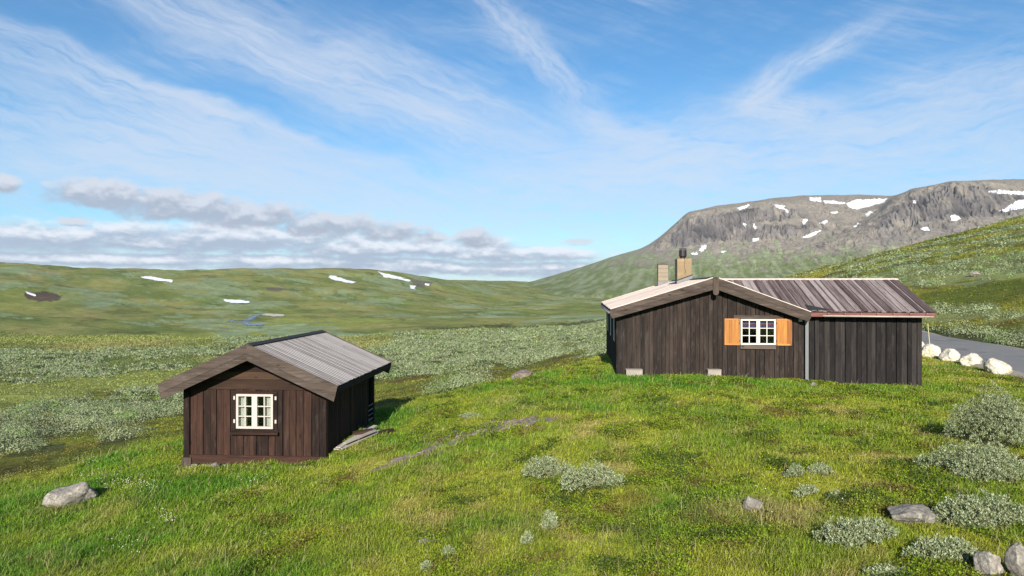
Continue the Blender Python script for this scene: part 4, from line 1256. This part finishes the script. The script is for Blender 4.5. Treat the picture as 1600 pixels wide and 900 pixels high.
    for a in range(4): q.box(cc[0] + .12 * math.cos(a * 1.57 + .4) - .01, cc[0] + .12 * math.cos(a * 1.57 + .4) + .01, cc[1] + .12 * math.sin(a * 1.57 + .4) - .01, cc[1] + .12 * math.sin(a * 1.57 + .4) + .01, 4.70, 4.76)
    q.cyl((*cc, 4.755), .17, .15, .025, 20)
    q.build('cowl', M['black_metal'], ch)
    cx, cy, hw, hd = 2.72, 9.9, 0.24, 0.24
    mb = MB(); zb = rt(cx) - .2
    for i_ in range(6):
        z0 = zb + i_ * 0.20; mb.box(cx - hw, cx + hw, cy - hd, cy + hd, z0, z0 + 0.182, 'x', random.uniform(.85, 1))
        mb.box(cx - hw + .006, cx + hw - .006, cy - hd + .006, cy + hd - .006, z0 + .182, z0 + 0.20, 'x', 0.35)
    ch = mb.build('block_chimney', M['block'], root)
    q = MB(); zt = zb + 1.2; q.box(cx - hw - .02, cx + hw + .02, cy - hd - .02, cy + hd + .02, zt, zt + .03, 'x')
    q.prism([(cx - .2, cy - .15, zt + .03), (cx + .2, cy - .15, zt + .03), (cx, cy - .15, zt + .10)], (0, .3, 0), (0, 1, 0), (1, 0, 0)); q.build('chimney_cap', M['black_metal'], ch)
    q = MB(); q.box(cx - hw - .012, cx + hw + .012, cy - hd - .012, cy - hd - .002, zb, zb + .38, 'x'); q.build('flashing', M['lead'], ch)
    return root


def bev(o, w=0.01, seg=2):
    m = o.modifiers.new('b', 'BEVEL'); m.width = w; m.segments = seg; m.limit_method = 'ANGLE'


def gutter(parent, a, b, mat, name, r=0.055):
    a, b = Vector(a), Vector(b); d = (b - a).normalized(); side = d.cross(Vector((0, 0, 1))).normalized()
    V = []; n = 10
    for P in (a, b):
        for rr in (r, r - .006):
            for k in range(n + 1):
                t = math.pi * k / n; V.append(P + side * rr * math.cos(t) - Vector((0, 0, 1)) * rr * math.sin(t))
    m = n + 1
    Fq = []
    for k in range(n):
        Fq += [[k, k + 1, 2 * m + k + 1, 2 * m + k], [m + k + 1, m + k, 3 * m + k, 3 * m + k + 1], [k + 1, k, m + k, m + k + 1], [2 * m + k, 2 * m + k + 1, 3 * m + k + 1, 3 * m + k]]
    Fq += [[0, 2 * m, 3 * m, m], [n, m + n, 3 * m + n, 2 * m + n]]
    return mk(name, np.array([tuple(v) for v in V]), np.array(Fq), mat, parent, smooth=False)


main_hut()


# ------------------------------------------------------------------ rocks
def ico(sub):
    import bmesh
    bm = bmesh.new(); bmesh.ops.create_icosphere(bm, subdivisions=sub, radius=1.0)
    V = np.array([v.co[:] for v in bm.verts]); Fq = np.array([[v.index for v in f.verts] for f in bm.faces]); bm.free()
    return V, Fq


ICO4 = ico(5)



def rock(name, loc, size, rz, seed, mat, label, cat='rock', cuts=9, bury=0.25, group=None, cut=(.55, .85), rough=0.06, tilt=0.0, wedge=0.0):
    rs = random.Random(seed)
    V, Fq = ICO4; V = V.copy()
    for i in range(cuts):
        n = Vector((rs.gauss(0, 1), rs.gauss(0, 1), rs.gauss(0, .8))).normalized(); dd = rs.uniform(*cut)
        n = np.array(n); k = V @ n; over = np.maximum(k - dd, 0); V -= (over * 0.93)[:, None] * n[None]
    for i, v in enumerate(V):
        p = Vector(v)
        q = mnoise.fractal(p * 1.6 + Vector((seed, 0, 0)), 1.0, 2.0, 5) * rough * 1.6 + mnoise.fractal(p * 5 + Vector((0, seed, 0)), 0.7, 2.1, 4) * rough * 0.75
        V[i] = v * (1 + q)
    ext = np.abs(V).max(0)
    V = V / ext * np.array(size) * 0.5
    if wedge: V[:, 2] = np.where(V[:, 2] > 0, V[:, 2] * (1 - wedge + wedge * np.clip(V[:, 0] / (size[0] * .5) + .35, 0, 1.2)), V[:, 2])
    if tilt:
        ca, sa = math.cos(tilt), math.sin(tilt); x, z = V[:, 0].copy(), V[:, 2].copy(); V[:, 0] = x * ca - z * sa; V[:, 2] = x * sa + z * ca
    V[:, 2] += size[2] * (0.5 - bury)
    o = mk(name, V, Fq, mat, smooth=True)
    o.location = loc; o.rotation_euler = (0, 0, rz)
    tag(o, label, cat, group)
    return o


def rock_at(X, Y, wpx, hpx, *a, dep=0.8, **k):
    """rock standing where the photo shows its foot"""
    p = hit(X, Y); s = p.y / F
    w = wpx * s; h = hpx * s
    return rock(k.pop('name', 'boulder'), p + Vector((0, w * dep * .35, 0)), (w, w * dep, h * 1.5), *a, **k)


rock_at(100, 792, 74, 38, 0.15, 5, M['rock_pale'], 'pale angular boulder lying in the lush grass at the far left', cuts=14, wedge=.6)
rock_at(1181, 805, 36, 25, 0.3, 8, M['rock'], 'small rounded grey stone alone in the middle of the grass', name='stone')
rock_at(1431, 822, 78, 28, -0.1, 21, M['rock'], 'flat grey lichened boulder above the low willow bushes', cuts=12, dep=.7)
rock_at(1553, 902, 46, 34, 0.4, 13, M['rock_pale'], 'pale rounded boulder beside the willow bush at the bottom edge', cuts=9, bury=.3)
rock_at(1600, 908, 46, 48, 0.9, 34, M['rock'], 'tall grey boulder cut by the bottom right corner of the photo', cuts=10, bury=.25)
rock_at(1271, 605, 12, 7, 0.2, 4, M['rock'], 'tiny grey stone in the grass before the cabin extension', name='stone')
rock_at(1228, 746, 11, 7, 0.2, 14, M['rock_pale'], 'small pinkish stone left of the low willow sprigs', name='stone')
rock_at(335, 733, 15, 7, 0.2, 15, M['rock'], 'small flat stone below the small hut wall', name='stone')
rock_at(668, 850, 30, 8, 0.5, 16, M['rock'], 'flat half-buried stone in the open grass, lower middle', name='stone', cuts=12, bury=.45)
rock_at(822, 591, 34, 11, -0.6, 17, M['bedrock'], 'larger flat grey slab on the grass crest', name='rock_slab', cuts=14, dep=1.6, bury=.4)
rock_at(846, 594, 16, 4, 0.1, 18, M['bedrock'], 'smaller flat slab right of the larger crest slab', name='rock_slab', bury=.4)
rock_at(803, 594, 9, 9, 0.1, 19, M['rock'], 'small upright stone left of the crest slabs', name='stone', bury=.3)
rock_at(1183 * 0 + 1529, 431, 20, 7, 0.1, 20, M['rock_pale'], 'pale boulder high on the right hillside', name='boulder', bury=.3)
for i, (X, Y, w, h, lab) in enumerate([
        (1567, 587, 43, 24, 'nearest white boulder of the roadside row, at the right edge'),
        (1526, 574, 37, 19, 'white flat-topped roadside boulder, second from the right'),
        (1490, 565, 33, 18, 'white roadside boulder, middle one of the five'),
        (1461, 559, 34, 19, 'white domed roadside boulder, fourth from the right'),
        (1441, 552, 32, 18, 'farthest white roadside boulder, half hidden by the cabin corner')]):
    rock_at(X, Y, w, h, 0.3 * i, 40 + i, M['rock_white'], lab, cuts=11, cut=(.66, .93), rough=.06, bury=.28, group='white boulders along the road', dep=.85)


def block_stone(X, Y, w, h, label):
    p = hit(X, Y); s = 24.2 / F
    mb = MB(); mb.box(-w * s / 2, w * s / 2, -0.1, 0.22, -0.15, h * s, 'x'); mb.box(-w * s / 2 - .01, w * s / 2 + .01, -0.11, 0.23, h * s, h * s + .02, 'x')
    o = mb.build('stone_block', M['concrete'])
    o.location = (24.0 * (X - 800) / F, 24.0, -(Y - 450) / F * 24.0); o.rotation_euler = (0, 0, -MH[3]); bev(o, .012)
    tag(o, label, 'stone block')


block_stone(991, 587, 25, 9, 'pale stone block at the left foot of the gable wall')
block_stone(1116, 587, 20, 9, 'pale stone block at the foot of the wall left of the window')


# bedrock showing through the turf between the huts: slabs of one outcrop
def outcrop():
    rs = random.Random(5)
    Vs, Fs = [], []; nb = 0
    V0, F0 = ico(3)
    path = [(590, 735), (640, 715), (700, 690), (760, 670), (800, 660), (865, 655)]
    for k in range(95):
        t = rs.random() ** 0.8 * (len(path) - 1); i = min(int(t), len(path) - 2); u = t - i
        X = path[i][0] * (1 - u) + path[i + 1][0] * u; Y = path[i][1] * (1 - u) + path[i + 1][1] * u
        sp = 9 * (0.5 + math.sin(math.pi * t / (len(path) - 1)))
        p = hit(X + rs.gauss(0, 5), Y + rs.gauss(0, sp * .38))
        V = V0.copy()
        for q in range(12):
            n = np.array(Vector((rs.gauss(0, 1), rs.gauss(0, 1), rs.gauss(0, .5))).normalized()); dd = rs.uniform(.4, .8)
            V -= (np.maximum(V @ n - dd, 0) * .95)[:, None] * n[None]
        a = rs.uniform(.15, .5); b = rs.uniform(.05, .15); h = rs.uniform(.02, .06)
        V = V / np.abs(V).max(0) * np.array([a, b, h])
        V[:, 2] = np.clip(V[:, 2], -1, h * .7) + rs.uniform(-.015, .012)
        an = R(62) + rs.gauss(0, .25); ca, sa = math.cos(an), math.sin(an)
        x = V[:, 0] * ca - V[:, 1] * sa; y = V[:, 0] * sa + V[:, 1] * ca
        zz = gh(x + p.x, y + p.y, rough=False) - gh(np.array([p.x]), np.array([p.y]), rough=False)
        Vs.append(np.stack([x + p.x, y + p.y, V[:, 2] + p.z + zz], -1)); Fs.append(F0 + nb); nb += len(V)
    o = mk('rock_outcrop', np.concatenate(Vs), np.concatenate(Fs), M['bedrock'], smooth=True)
    tag(o, 'long low streak of bare grey bedrock between the two huts', 'rock outcrop')
    return path


OUT = outcrop()


# ------------------------------------------------------------------ planks beside the small hut
def planks():
    ca, sa = math.cos(SH[3]), math.sin(SH[3])
    def loc(lx, ly): return SH[0] + lx * ca + ly * sa, SH[1] - lx * sa + ly * ca
    spec = [((3.80, 0.35), (4.05, 2.7), .14, .03, .07, 'longest grey plank, lying against the hut side'),
            ((3.88, 0.30), (4.35, 2.2), .13, .03, .12, 'grey plank in the middle of the loose pile'),
            ((3.95, 0.35), (4.60, 1.8), .12, .03, .06, 'outermost grey plank of the loose pile'),
            ((4.0, 0.5), (4.55, 1.5), .10, .04, .15, 'short grey plank on top of the pile'),
            ((3.95, 1.5), (4.45, 1.7), .30, .05, .17, 'short broad brown board across the pile'),
            ((4.65, 1.6), (4.95, 1.95), .12, .10, .03, 'brown block of wood at the end of the pile')]
    for i, (a, b, w, t, lift, lab) in enumerate(spec):
        x0, y0 = loc(*a); x1, y1 = loc(*b)
        p0 = Vector((x0, y0, gz(x0, y0) + lift)); p1 = Vector((x1, y1, gz(x1, y1) + lift * 1.1))
        d = p1 - p0; sd = Vector((d.y, -d.x, 0)).normalized() * w
        mb = MB(); mb.prism([Vector((0, 0, 0)), d, d + sd, sd], (0, 0, t), tuple(d), tuple(sd))
        o = mb.build('plank', M['gable_plank'] if 'brown' in lab else M['plank_grey']); o.location = p0
        tag(o, lab, 'plank', 'loose planks beside the small hut')


planks()

# marker stake by the road
def stake():
    p = hit(1458, 537)
    p = Vector((655 / F * 32.0, 32.0, gz(655 / F * 32.0, 32.0)))
    mb = MB(); h = 1.75
    mb.cyl((0, 0, -0.2), .018, .014, h + .2, 8)
    o = mb.build('marker_stake', M['pole']); o.location = p; o.rotation_euler = (0, R(-5), 0)
    tag(o, 'thin yellowish marker stake by the road behind the cabin corner', 'stake')


stake()


# ------------------------------------------------------------------ leaf clouds
def leaf_cloud(cent, up, length, width, colr, seed=0, spread=1.0, upb=0.6, facing=None):
    """one lens-shaped leaf (two triangles as one quad) per row of cent; direction mixes 'up' and random"""
    g = np.random.default_rng(seed); n = len(cent)
    d = g.normal(size=(n, 3)) * spread; d[:, 2] = np.abs(d[:, 2]) * 0.5 + upb; d += up
    d /= np.linalg.norm(d, axis=1)[:, None]
    s = np.cross(d, g.normal(size=(n, 3))); s /= np.linalg.norm(s, axis=1)[:, None] + 1e-9
    L = length[:, None]; W = width[:, None]
    if facing is not None:      # outer leaves lie over the bush like a skin
        nn = facing + g.normal(size=(n, 3)) * .28; nn /= np.linalg.norm(nn, axis=1)[:, None]
        d = np.cross(nn, g.normal(size=(n, 3))); d /= np.linalg.norm(d, axis=1)[:, None] + 1e-9; s = np.cross(nn, d)
    a = cent; b = cent + d * L * .5 + s * W * .5; c = cent + d * L; e = cent + d * L * .5 - s * W * .5
    V = np.stack([a, b, c, e], 1).reshape(-1, 3)
    f = np.arange(4 * n).reshape(n, 4)
    return V, f, np.repeat(colr, 4, axis=0)


def willow_colours(n, g, dry=0.0):
    t = g.random(n)[:, None]
    c = c3(.12, .16, .055) * (1 - t) + c3(.36, .40, .235) * t
    k = g.random(n) < 0.10
    c[k] = c3(.38, .42, .29)
    k = g.random(n) < 0.08 + dry
    c[k] = c3(.17, .15, .07)
    return c * (0.85 + 0.3 * g.random(n)[:, None])


def shrub(X, Y, wpx, hpx, seed, label, lobes=6, dens=1.0, name='willow_shrub', depth=0.8, leaf=0.032, tall=1.15):
    """low willow: stems rising from a root area, leaf whorls over an uneven dome"""
    g = np.random.default_rng(seed)
    p = hit(X, Y); s = p.y / F; w = wpx * s; h = hpx * s
    dp = w * depth
    hh = max(h - dp * abs(p.z) / p.y * 0.8, h * 0.45)     # the view from above shows depth as height
    p = p + Vector((0, dp * .42, 0)); p.z = gz(p.x, p.y)
    root = empty(name, p)
    tag(root, label, 'shrub', 'grey-green willow shrubs in the grass')
    lob = [(g.uniform(-.36, .36) * w, g.uniform(-.33, .33) * dp, g.uniform(.18, .30)) for _ in range(lobes)] + [(0, 0, .34)]
    n = int(1150 * dens * (w * dp) ** .5 * 1.2 + 150)
    C_, U_ = [], []
    st = []
    for k in range(n):
        lx, ly, lr = lob[int(g.integers(len(lob)))]
        a = g.uniform(0, 2 * np.pi); rr = math.sqrt(g.random()); q = lr * rr
        x = lx + math.cos(a) * q * w; y = ly + math.sin(a) * q * dp
        ed = math.hypot(x / (w * .5), y / (dp * .5))
        if ed > 1.12: continue
        top = hh * tall * (0.30 + 0.70 * math.sqrt(max(0, 1 - rr * rr))) * (1 - .45 * ed ** 2) * (0.8 + .35 * float(lr) / .3) * g.uniform(.75, 1.08)
        z = top * (1 - 0.75 * g.random() ** 2.5)
        zb = gz(p.x + x, p.y + y) - p.z if k % 12 == 0 else (zb if k else 0)
        C_.append((x, y, z + zb)); U_.append((math.cos(a) * rr * .5, math.sin(a) * rr * .5, .3))
        if k % 9 == 0: st.append((x, y, z + zb))
    C_ = np.array(C_); U_ = np.array(U_)
    per = 11
    cc = np.repeat(C_, per, 0) + g.normal(size=(len(C_) * per, 3)) * .013
    uu = np.repeat(U_, per, 0)
    L = leaf * g.uniform(.7, 1.25, len(cc))
    V, f, c = leaf_cloud(cc, uu, L, L * .42, willow_colours(len(cc), g), seed, 1.0, .55)
    mk('foliage', V, f, M['willow'], root, col=c)
    # stems
    sv, sf = [], []; b = 0
    for (x, y, z) in st[:70]:
        bx_, by = x * .35, y * .35; t = .007
        A = Vector((bx_, by, -0.03)); B_ = Vector((x, y, z * .96)); m_ = (A + B_) * .5 + Vector((0, 0, -z * .1))
        for P, r in ((A, t), (m_, t * .75), (B_, t * .35)):
            for q in range(3):
                sv.append((P.x + r * math.cos(q * 2.09), P.y + r * math.sin(q * 2.09), P.z))
        for l in range(2):
            for q in range(3): sf.append([b + l * 3 + q, b + l * 3 + (q + 1) % 3, b + l * 3 + 3 + (q + 1) % 3, b + l * 3 + 3 + q])
        b += 9
    mk('stems', np.array(sv), np.array(sf), M['stem'], root)
    return root


SHR = [
 (1582, 706, 134, 84, 'tall willow bush at the right edge, uppermost of the right-hand bushes', 11, 1.7, .75),
 (1548, 762, 175, 66, 'broad willow bush just below the tallest one at the right edge', 10, 1.0, .6),
 (1560, 838, 160, 66, 'willow bush above the dark gap between the two corner boulders', 9, .9, .6),
 (1362, 868, 130, 52, 'spreading low willow left of the flat lichened boulder', 8, .8, .6),
 (1492, 888, 125, 52, 'low willow growing against the pale boulder at the bottom edge', 8, .8, .6),
 (1395, 912, 90, 24, 'willow just cut off by the bottom edge of the photo', 5, .8, .5),
 (858, 752, 78, 36, 'left one of two touching willow bushes on the open slope', 6, .6, .5),
 (928, 772, 96, 42, 'right one of two touching willow bushes on the open slope', 7, .8, .5),
 (858, 832, 26, 30, 'lone small willow sprig below the two touching bushes', 2, .4, .6),
 (1248, 748, 36, 20, 'sparse willow sprig beside the small pinkish stone', 3, .35, .5),
 (1284, 744, 34, 16, 'sparse low willow right of the stone and its sprig', 3, .35, .5),
 (1265, 777, 44, 18, 'thin willow shoots in the grass below the pinkish stone', 3, .18, .5),
 (1308, 781, 18, 12, 'tiny willow tuft right of the thin shoots', 2, .3, .5),
 (824, 852, 16, 14, 'tiny pale willow tuft low in the middle of the grass', 2, .25, .6),
 (700, 872, 22, 12, 'sparse willow shoots near the bottom, left of the middle', 2, .2, .6),
 (665, 894, 22, 12, 'sparse willow shoots touching the bottom edge, left of the middle', 2, .2, .6),
 (735, 655, 34, 8, 'few pale willow shoots above the bedrock streak', 3, .2, .5),
]
for i, (X, Y, w, h, lab, lo, de, dp) in enumerate(SHR):
    shrub(X, Y, w, h, 100 + i, lab, lo, de, depth=dp, tall=1.3 if i == 0 else (1.22 if i < 3 else 1.08))


# ------------------------------------------------------------------ willow thickets and heath: uncountable bushes
def thickets():
    g = np.random.default_rng(5)
    PX, PY, KIND = [], [], []
    for d0, d1, n in ((17, 60, 26000), (60, 150, 42000), (150, 420, 70000)):
        d = np.sqrt(g.uniform(d0 * d0, d1 * d1, n)); t = g.uniform(-.86, .86, n)
        PX.append(d * t); PY.append(d)
    x = np.concatenate(PX); y = np.concatenate(PY)
    z = gh(x, y)
    col, lawn, w, w2, X, Y, r = ground_colour(x, y, z)
    ok = (lawn < 0.25) & off_road(x, y, .25) & off_huts(x, y, .4)
    inside = ((y < 100) & (x > np.interp(y, ROAD[1], ROAD[0])) & (y > 20))
    wil = ok & w
    wil2 = ok & w2 & (y > 34)
    heath = ok & ~w & ~w2
    out = []
    for mask, kind in ((wil, 0), (wil2, 1), (heath, 2)):
        i = np.nonzero(mask)[0]
        # thin: keep probability so that spacing is about one bush
        area = {0: np.where(y[i] < 60, .85, 1.15), 1: 1.4, 2: np.where(y[i] < 60, .45, 1.2)}[kind]
        dens = np.where(y[i] < 60, 26000 / (.86 * (3600 - 289)), np.where(y[i] < 150, 42000 / (.86 * (22500 - 3600)), np.where(y[i] < 420, 70000 / (.86 * (176400 - 22500)), 80000 / (.86 * (1210000 - 176400)))))
        keep = g.random(len(i)) < np.minimum(1, 1 / (dens * area * np.where(y[i] > 420, 9.0, 1.0)))
        i = i[keep]
        if kind < 2:      # lanes and clearings between the bushes
            gp = fbm(x[i], y[i], 4.5, 3, 95) + .35 * fbm(x[i], y[i], 14, 2, 96)
            i = i[gp + g.normal(size=len(i)) * .08 > np.where(X[i] > 1400, -.6 if kind == 0 else -.05, -.10 if kind == 0 else -.05)]
        out.append(i)
    def clouds(i, kind, name, lab):
        d = y[i]
        size = {0: (.4, 1.05), 1: (.45, 1.0), 2: (.22, .5)}[kind]
        Rb = g.uniform(*size, len(i)) * (1 + .35 * ss(d, 120, 350) + 2.0 * ss(d, 400, 700)); H = Rb * {0: 1.2, 1: 1.0, 2: .45}[kind] * g.uniform(.6, 1.15, len(i))
        lf = np.maximum(.05, d * .0021) * (1.0 if kind < 2 else .9)
        n = np.clip((Rb ** 2 * 3.2 / lf ** 2) * {0: .85, 1: .7, 2: .5}[kind], 7, 420).astype(int)
        k = np.repeat(np.arange(len(i)), n)
        N = len(k)
        u = g.normal(size=(N, 3)); u[:, 2] = np.abs(u[:, 2]) * .8; u /= np.linalg.norm(u, axis=1)[:, None]
        rad = 0.72 + .36 * g.random(N)
        lump = 1 + .25 * np.sin(u[:, 0] * 7 + k) * np.cos(u[:, 1] * 6 + k * 1.7)
        cx = x[i][k] + u[:, 0] * Rb[k] * rad * lump; cy = y[i][k] + u[:, 1] * Rb[k] * rad * lump
        cz = z[i][k] - .05 + u[:, 2] * H[k] * rad * lump
        L = lf[k] * g.uniform(.7, 1.35, N)
        if kind < 2:
            c = willow_colours(N, g) * 0.28 + c3(.225, .262, .135) * .80
            tt = (g.random(len(i)))[k][:, None]
            c = c * (.52 + .72 * tt)
            c = c * np.where((g.random(len(i)) < .12)[k][:, None], c3(.7, .95, .45), 1.0)
        else:
            base = col[i][k]
            c = base * (.7 + .75 * g.random(N)[:, None])
        V, f, cc = leaf_cloud(np.stack([cx, cy, cz], -1), u * .5, L, L * .6, c, 7 + kind, 1.0, .35, facing=u)
        o = mk(name, V, f, M['willow'], col=cc)
        print(name, len(i), N)
        tag(o, lab, 'thicket', kind='stuff')
    clouds(out[0], 0, 'willow_thicket', 'dense grey-green willow scrub below the grass mound and along the road')
    clouds(out[1], 1, 'willow_scrub', 'scattered grey-green willow patches on the slopes')
    clouds(out[2], 2, 'heath', 'low brown-green heath between the willow patches')


thickets()


# ------------------------------------------------------------------ grass of the mound
def grass():
    g = np.random.default_rng(9)
    n = 125000
    # density falls with distance from the mound's near side
    d = np.exp(g.uniform(math.log(5.5), math.log(39), n)); t = g.uniform(-.9, .9, n)
    x = d * t; y = d
    z = gh(x, y)
    col, lawn, w, w2, X, Y, r = ground_colour(x, y, z)
    near_out = np.zeros(n, bool)
    ok = (g.random(n) < lawn * 1.0) & off_road(x, y, .3) & off_huts(x, y, 0)
    ok &= ~((x > np.interp(y, ROAD[1], ROAD[0])) & (y > 8))
    # thin over the bedrock
    path = np.array(OUT, float)
    yb = np.interp(X, path[:, 0], path[:, 1])
    onr = (X > 585) & (X < 868) & (np.abs(Y - yb) < 3 + 4 * np.sin(np.clip((X - 585) / 283, 0, 1) * np.pi))
    ok &= ~(onr & (g.random(n) < .6))
    i = np.nonzero(ok)[0]
    x, y, z, col, X, d = x[i], y[i], z[i], col[i], X[i], d[i]
    lush = np.clip(.55 + .9 * fbm(x, y, 3.2, 4, 20) * -1 + .25 * ss(X, 600, 250) + .3 * fbm(x, y, .9, 2, 81), .1, 1.3)
    nb = 8
    k = np.repeat(np.arange(len(i)), nb); N = len(k)
    sc_ = np.clip(d / 12, .8, 1.6)[k]
    wall = off_huts(x, y, .35)
    H = (.03 + .085 * lush[k]) * g.uniform(.45, 1.3, N) * (.8 + .25 * sc_) * np.where(wall, 1, .55)[k]
    stalk = g.random(N) < .012; H = np.where(stalk, H * 1.9 + .05, H)
    W = (.0028 + .00062 * d[k]) * g.uniform(.6, 1.2, N)
    sp = .055 * sc_
    bx_ = x[k] + g.normal(size=N) * sp; by = y[k] + g.normal(size=N) * sp
    bz = z[k] - .01
    a = g.uniform(0, 2 * np.pi, N); lean = g.uniform(.15, 1.25, N) * H
    wind = .25 * H
    dx = np.cos(a) * lean + wind * .8; dy = np.sin(a) * lean + wind * .2
    sa = a + np.pi / 2 + g.normal(size=N) * .8; sx, sy = np.cos(sa) * W, np.sin(sa) * W
    base = np.stack([bx_, by, bz], -1); side = np.stack([sx, sy, np.zeros(N)], -1) * .5
    mid = base + np.stack([dx * .35, dy * .35, H * .6], -1); tip = base + np.stack([dx, dy, H * (1 - .3 * (lean / H) ** 1.5)], -1)
    V = np.stack([base - side, base + side, mid + side * .8, mid - side * .8, tip], 1).reshape(-1, 3)
    o = np.arange(N)[:, None] * 5
    q = o + np.array([[0, 1, 2, 3]]); tr = o + np.array([[3, 2, 4]])
    tuft = (.72 + .56 * g.random(len(i)))[:, None]
    c = col[k] * tuft[k] * (.6 + .85 * g.random(N)[:, None]) * 1.05
    dry = (g.random(N) < .04) | stalk; c[dry] = c3(.34, .30, .13) * g.uniform(.6, 1.1, dry.sum())[:, None]
    ob = mk('grass', V, [q, tr], M['grass'], col=np.repeat(c, 5, 0))
    tag(ob, 'uneven green and yellow grass covering the mound round both huts', 'grass', kind='stuff')
    print('grass blades', N)
    # leafy crowberry and bilberry mats between the grass: tiny leaves close to the soil
    n = 90000
    d = np.exp(g.uniform(math.log(6), math.log(30), n)); t = g.uniform(-.9, .9, n); x = d * t; y = d
    z = gh(x, y); col, lawn, w, w2, X, Y, r = ground_colour(x, y, z)
    mat_ = fbm(x, y, 1.6, 4, 90) + .25 * ss(X, 500, 900) - .12
    ok = (g.random(n) < lawn * ss(mat_, .12, .3)) & off_road(x, y, .5) & off_huts(x, y, .3) & ~((x > np.interp(y, ROAD[1], ROAD[0])) & (y > 8)) & (X > 330)
    i = np.nonzero(ok)[0]; k = np.repeat(i, 9); N = len(k)
    lf = .010 + .0011 * d[k]
    cc_ = np.stack([x[k] + g.normal(size=N) * .06, y[k] + g.normal(size=N) * .06, z[k] + g.random(N) * .075 + .01], -1)
    kind = (fbm(x, y, .9, 3, 91) + .35 * g.random(n) - .2)[k]
    c = np.where((kind > .2)[:, None], c3(.14, .115, .028), np.where((kind > -.18)[:, None], c3(.17, .24, .015), c3(.065, .10, .014)))
    c = c * (.6 + .8 * g.random(N)[:, None])
    V, f, cc = leaf_cloud(cc_, g.normal(size=(N, 3)) * .3, lf * 1.5, lf, c, 77, 1.0, .4)
    ob = mk('crowberry_mat', V, f, M['grass'], col=cc)
    tag(ob, 'mats of tiny-leaved dwarf shrubs woven through the turf', 'ground cover', kind='stuff')
    print('mat leaves', N)
    # small white flowers
    P = []
    for (X0, Y0, sx_, sy_, m) in ((210, 767, 22, 5, 90), (155, 755, 25, 5, 40), (140, 727, 28, 5, 30), (262, 822, 12, 8, 30), (400, 762, 18, 8, 35), (190, 867, 16, 8, 20), (1230, 790, 60, 20, 12)):
        for _ in range(m):
            p = hit(X0 + g.normal() * sx_, Y0 + g.normal() * sy_); P.append(p + Vector((0, 0, g.uniform(.14, .24))))
    P = np.array([tuple(p) for p in P]); m = len(P)
    r_ = g.uniform(.007, .013, m)[:, None]
    offs = np.array([[1, 0, 0], [0, 0, 1], [-1, 0, 0], [0, 0, -1], [0, -1, 0], [0, 1, 0]], float)
    V = (P[:, None, :] + offs[None] * r_[:, None, :]).reshape(-1, 3)
    fl = np.array([[0, 1, 4], [1, 2, 4], [2, 3, 4], [3, 0, 4], [1, 0, 5], [2, 1, 5], [3, 2, 5], [0, 3, 5]])
    fo = (np.arange(m)[:, None, None] * 6 + fl[None]).reshape(-1, 3)
    ob = mk('wildflowers', V, fo, M['frame'])
    tag(ob, 'tiny white flowers dotted through the grass on the left slope', 'flowers', kind='stuff')


grass()


# ------------------------------------------------------------------ air
def haze():
    x0, x1, y0, y1, z0, z1 = -9000, 9000, -9000, 9000, -220, 1100
    V = np.array([(x, y, z) for x in (x0, x1) for y in (y0, y1) for z in (z0, z1)])
    f = np.array([[0, 1, 3, 2], [4, 6, 7, 5], [0, 4, 5, 1], [2, 3, 7, 6], [0, 2, 6, 4], [1, 5, 7, 3]])
    m = bpy.data.materials.new('haze'); m.use_nodes = True; nt = m.node_tree; nt.nodes.clear()
    v = nt.nodes.new('ShaderNodeVolumePrincipled'); v.inputs['Density'].default_value = HAZE; v.inputs['Color'].default_value = (.62, .78, 1, 1)
    v.inputs['Anisotropy'].default_value = 0.2
    o = nt.nodes.new('ShaderNodeOutputMaterial'); nt.links.new(v.outputs[0], o.inputs['Volume'])
    tag(mk('haze', V, f, m), 'thin blue air between here and the far mountain', 'haze', kind='stuff')


HAZE = 1.7e-5
haze()
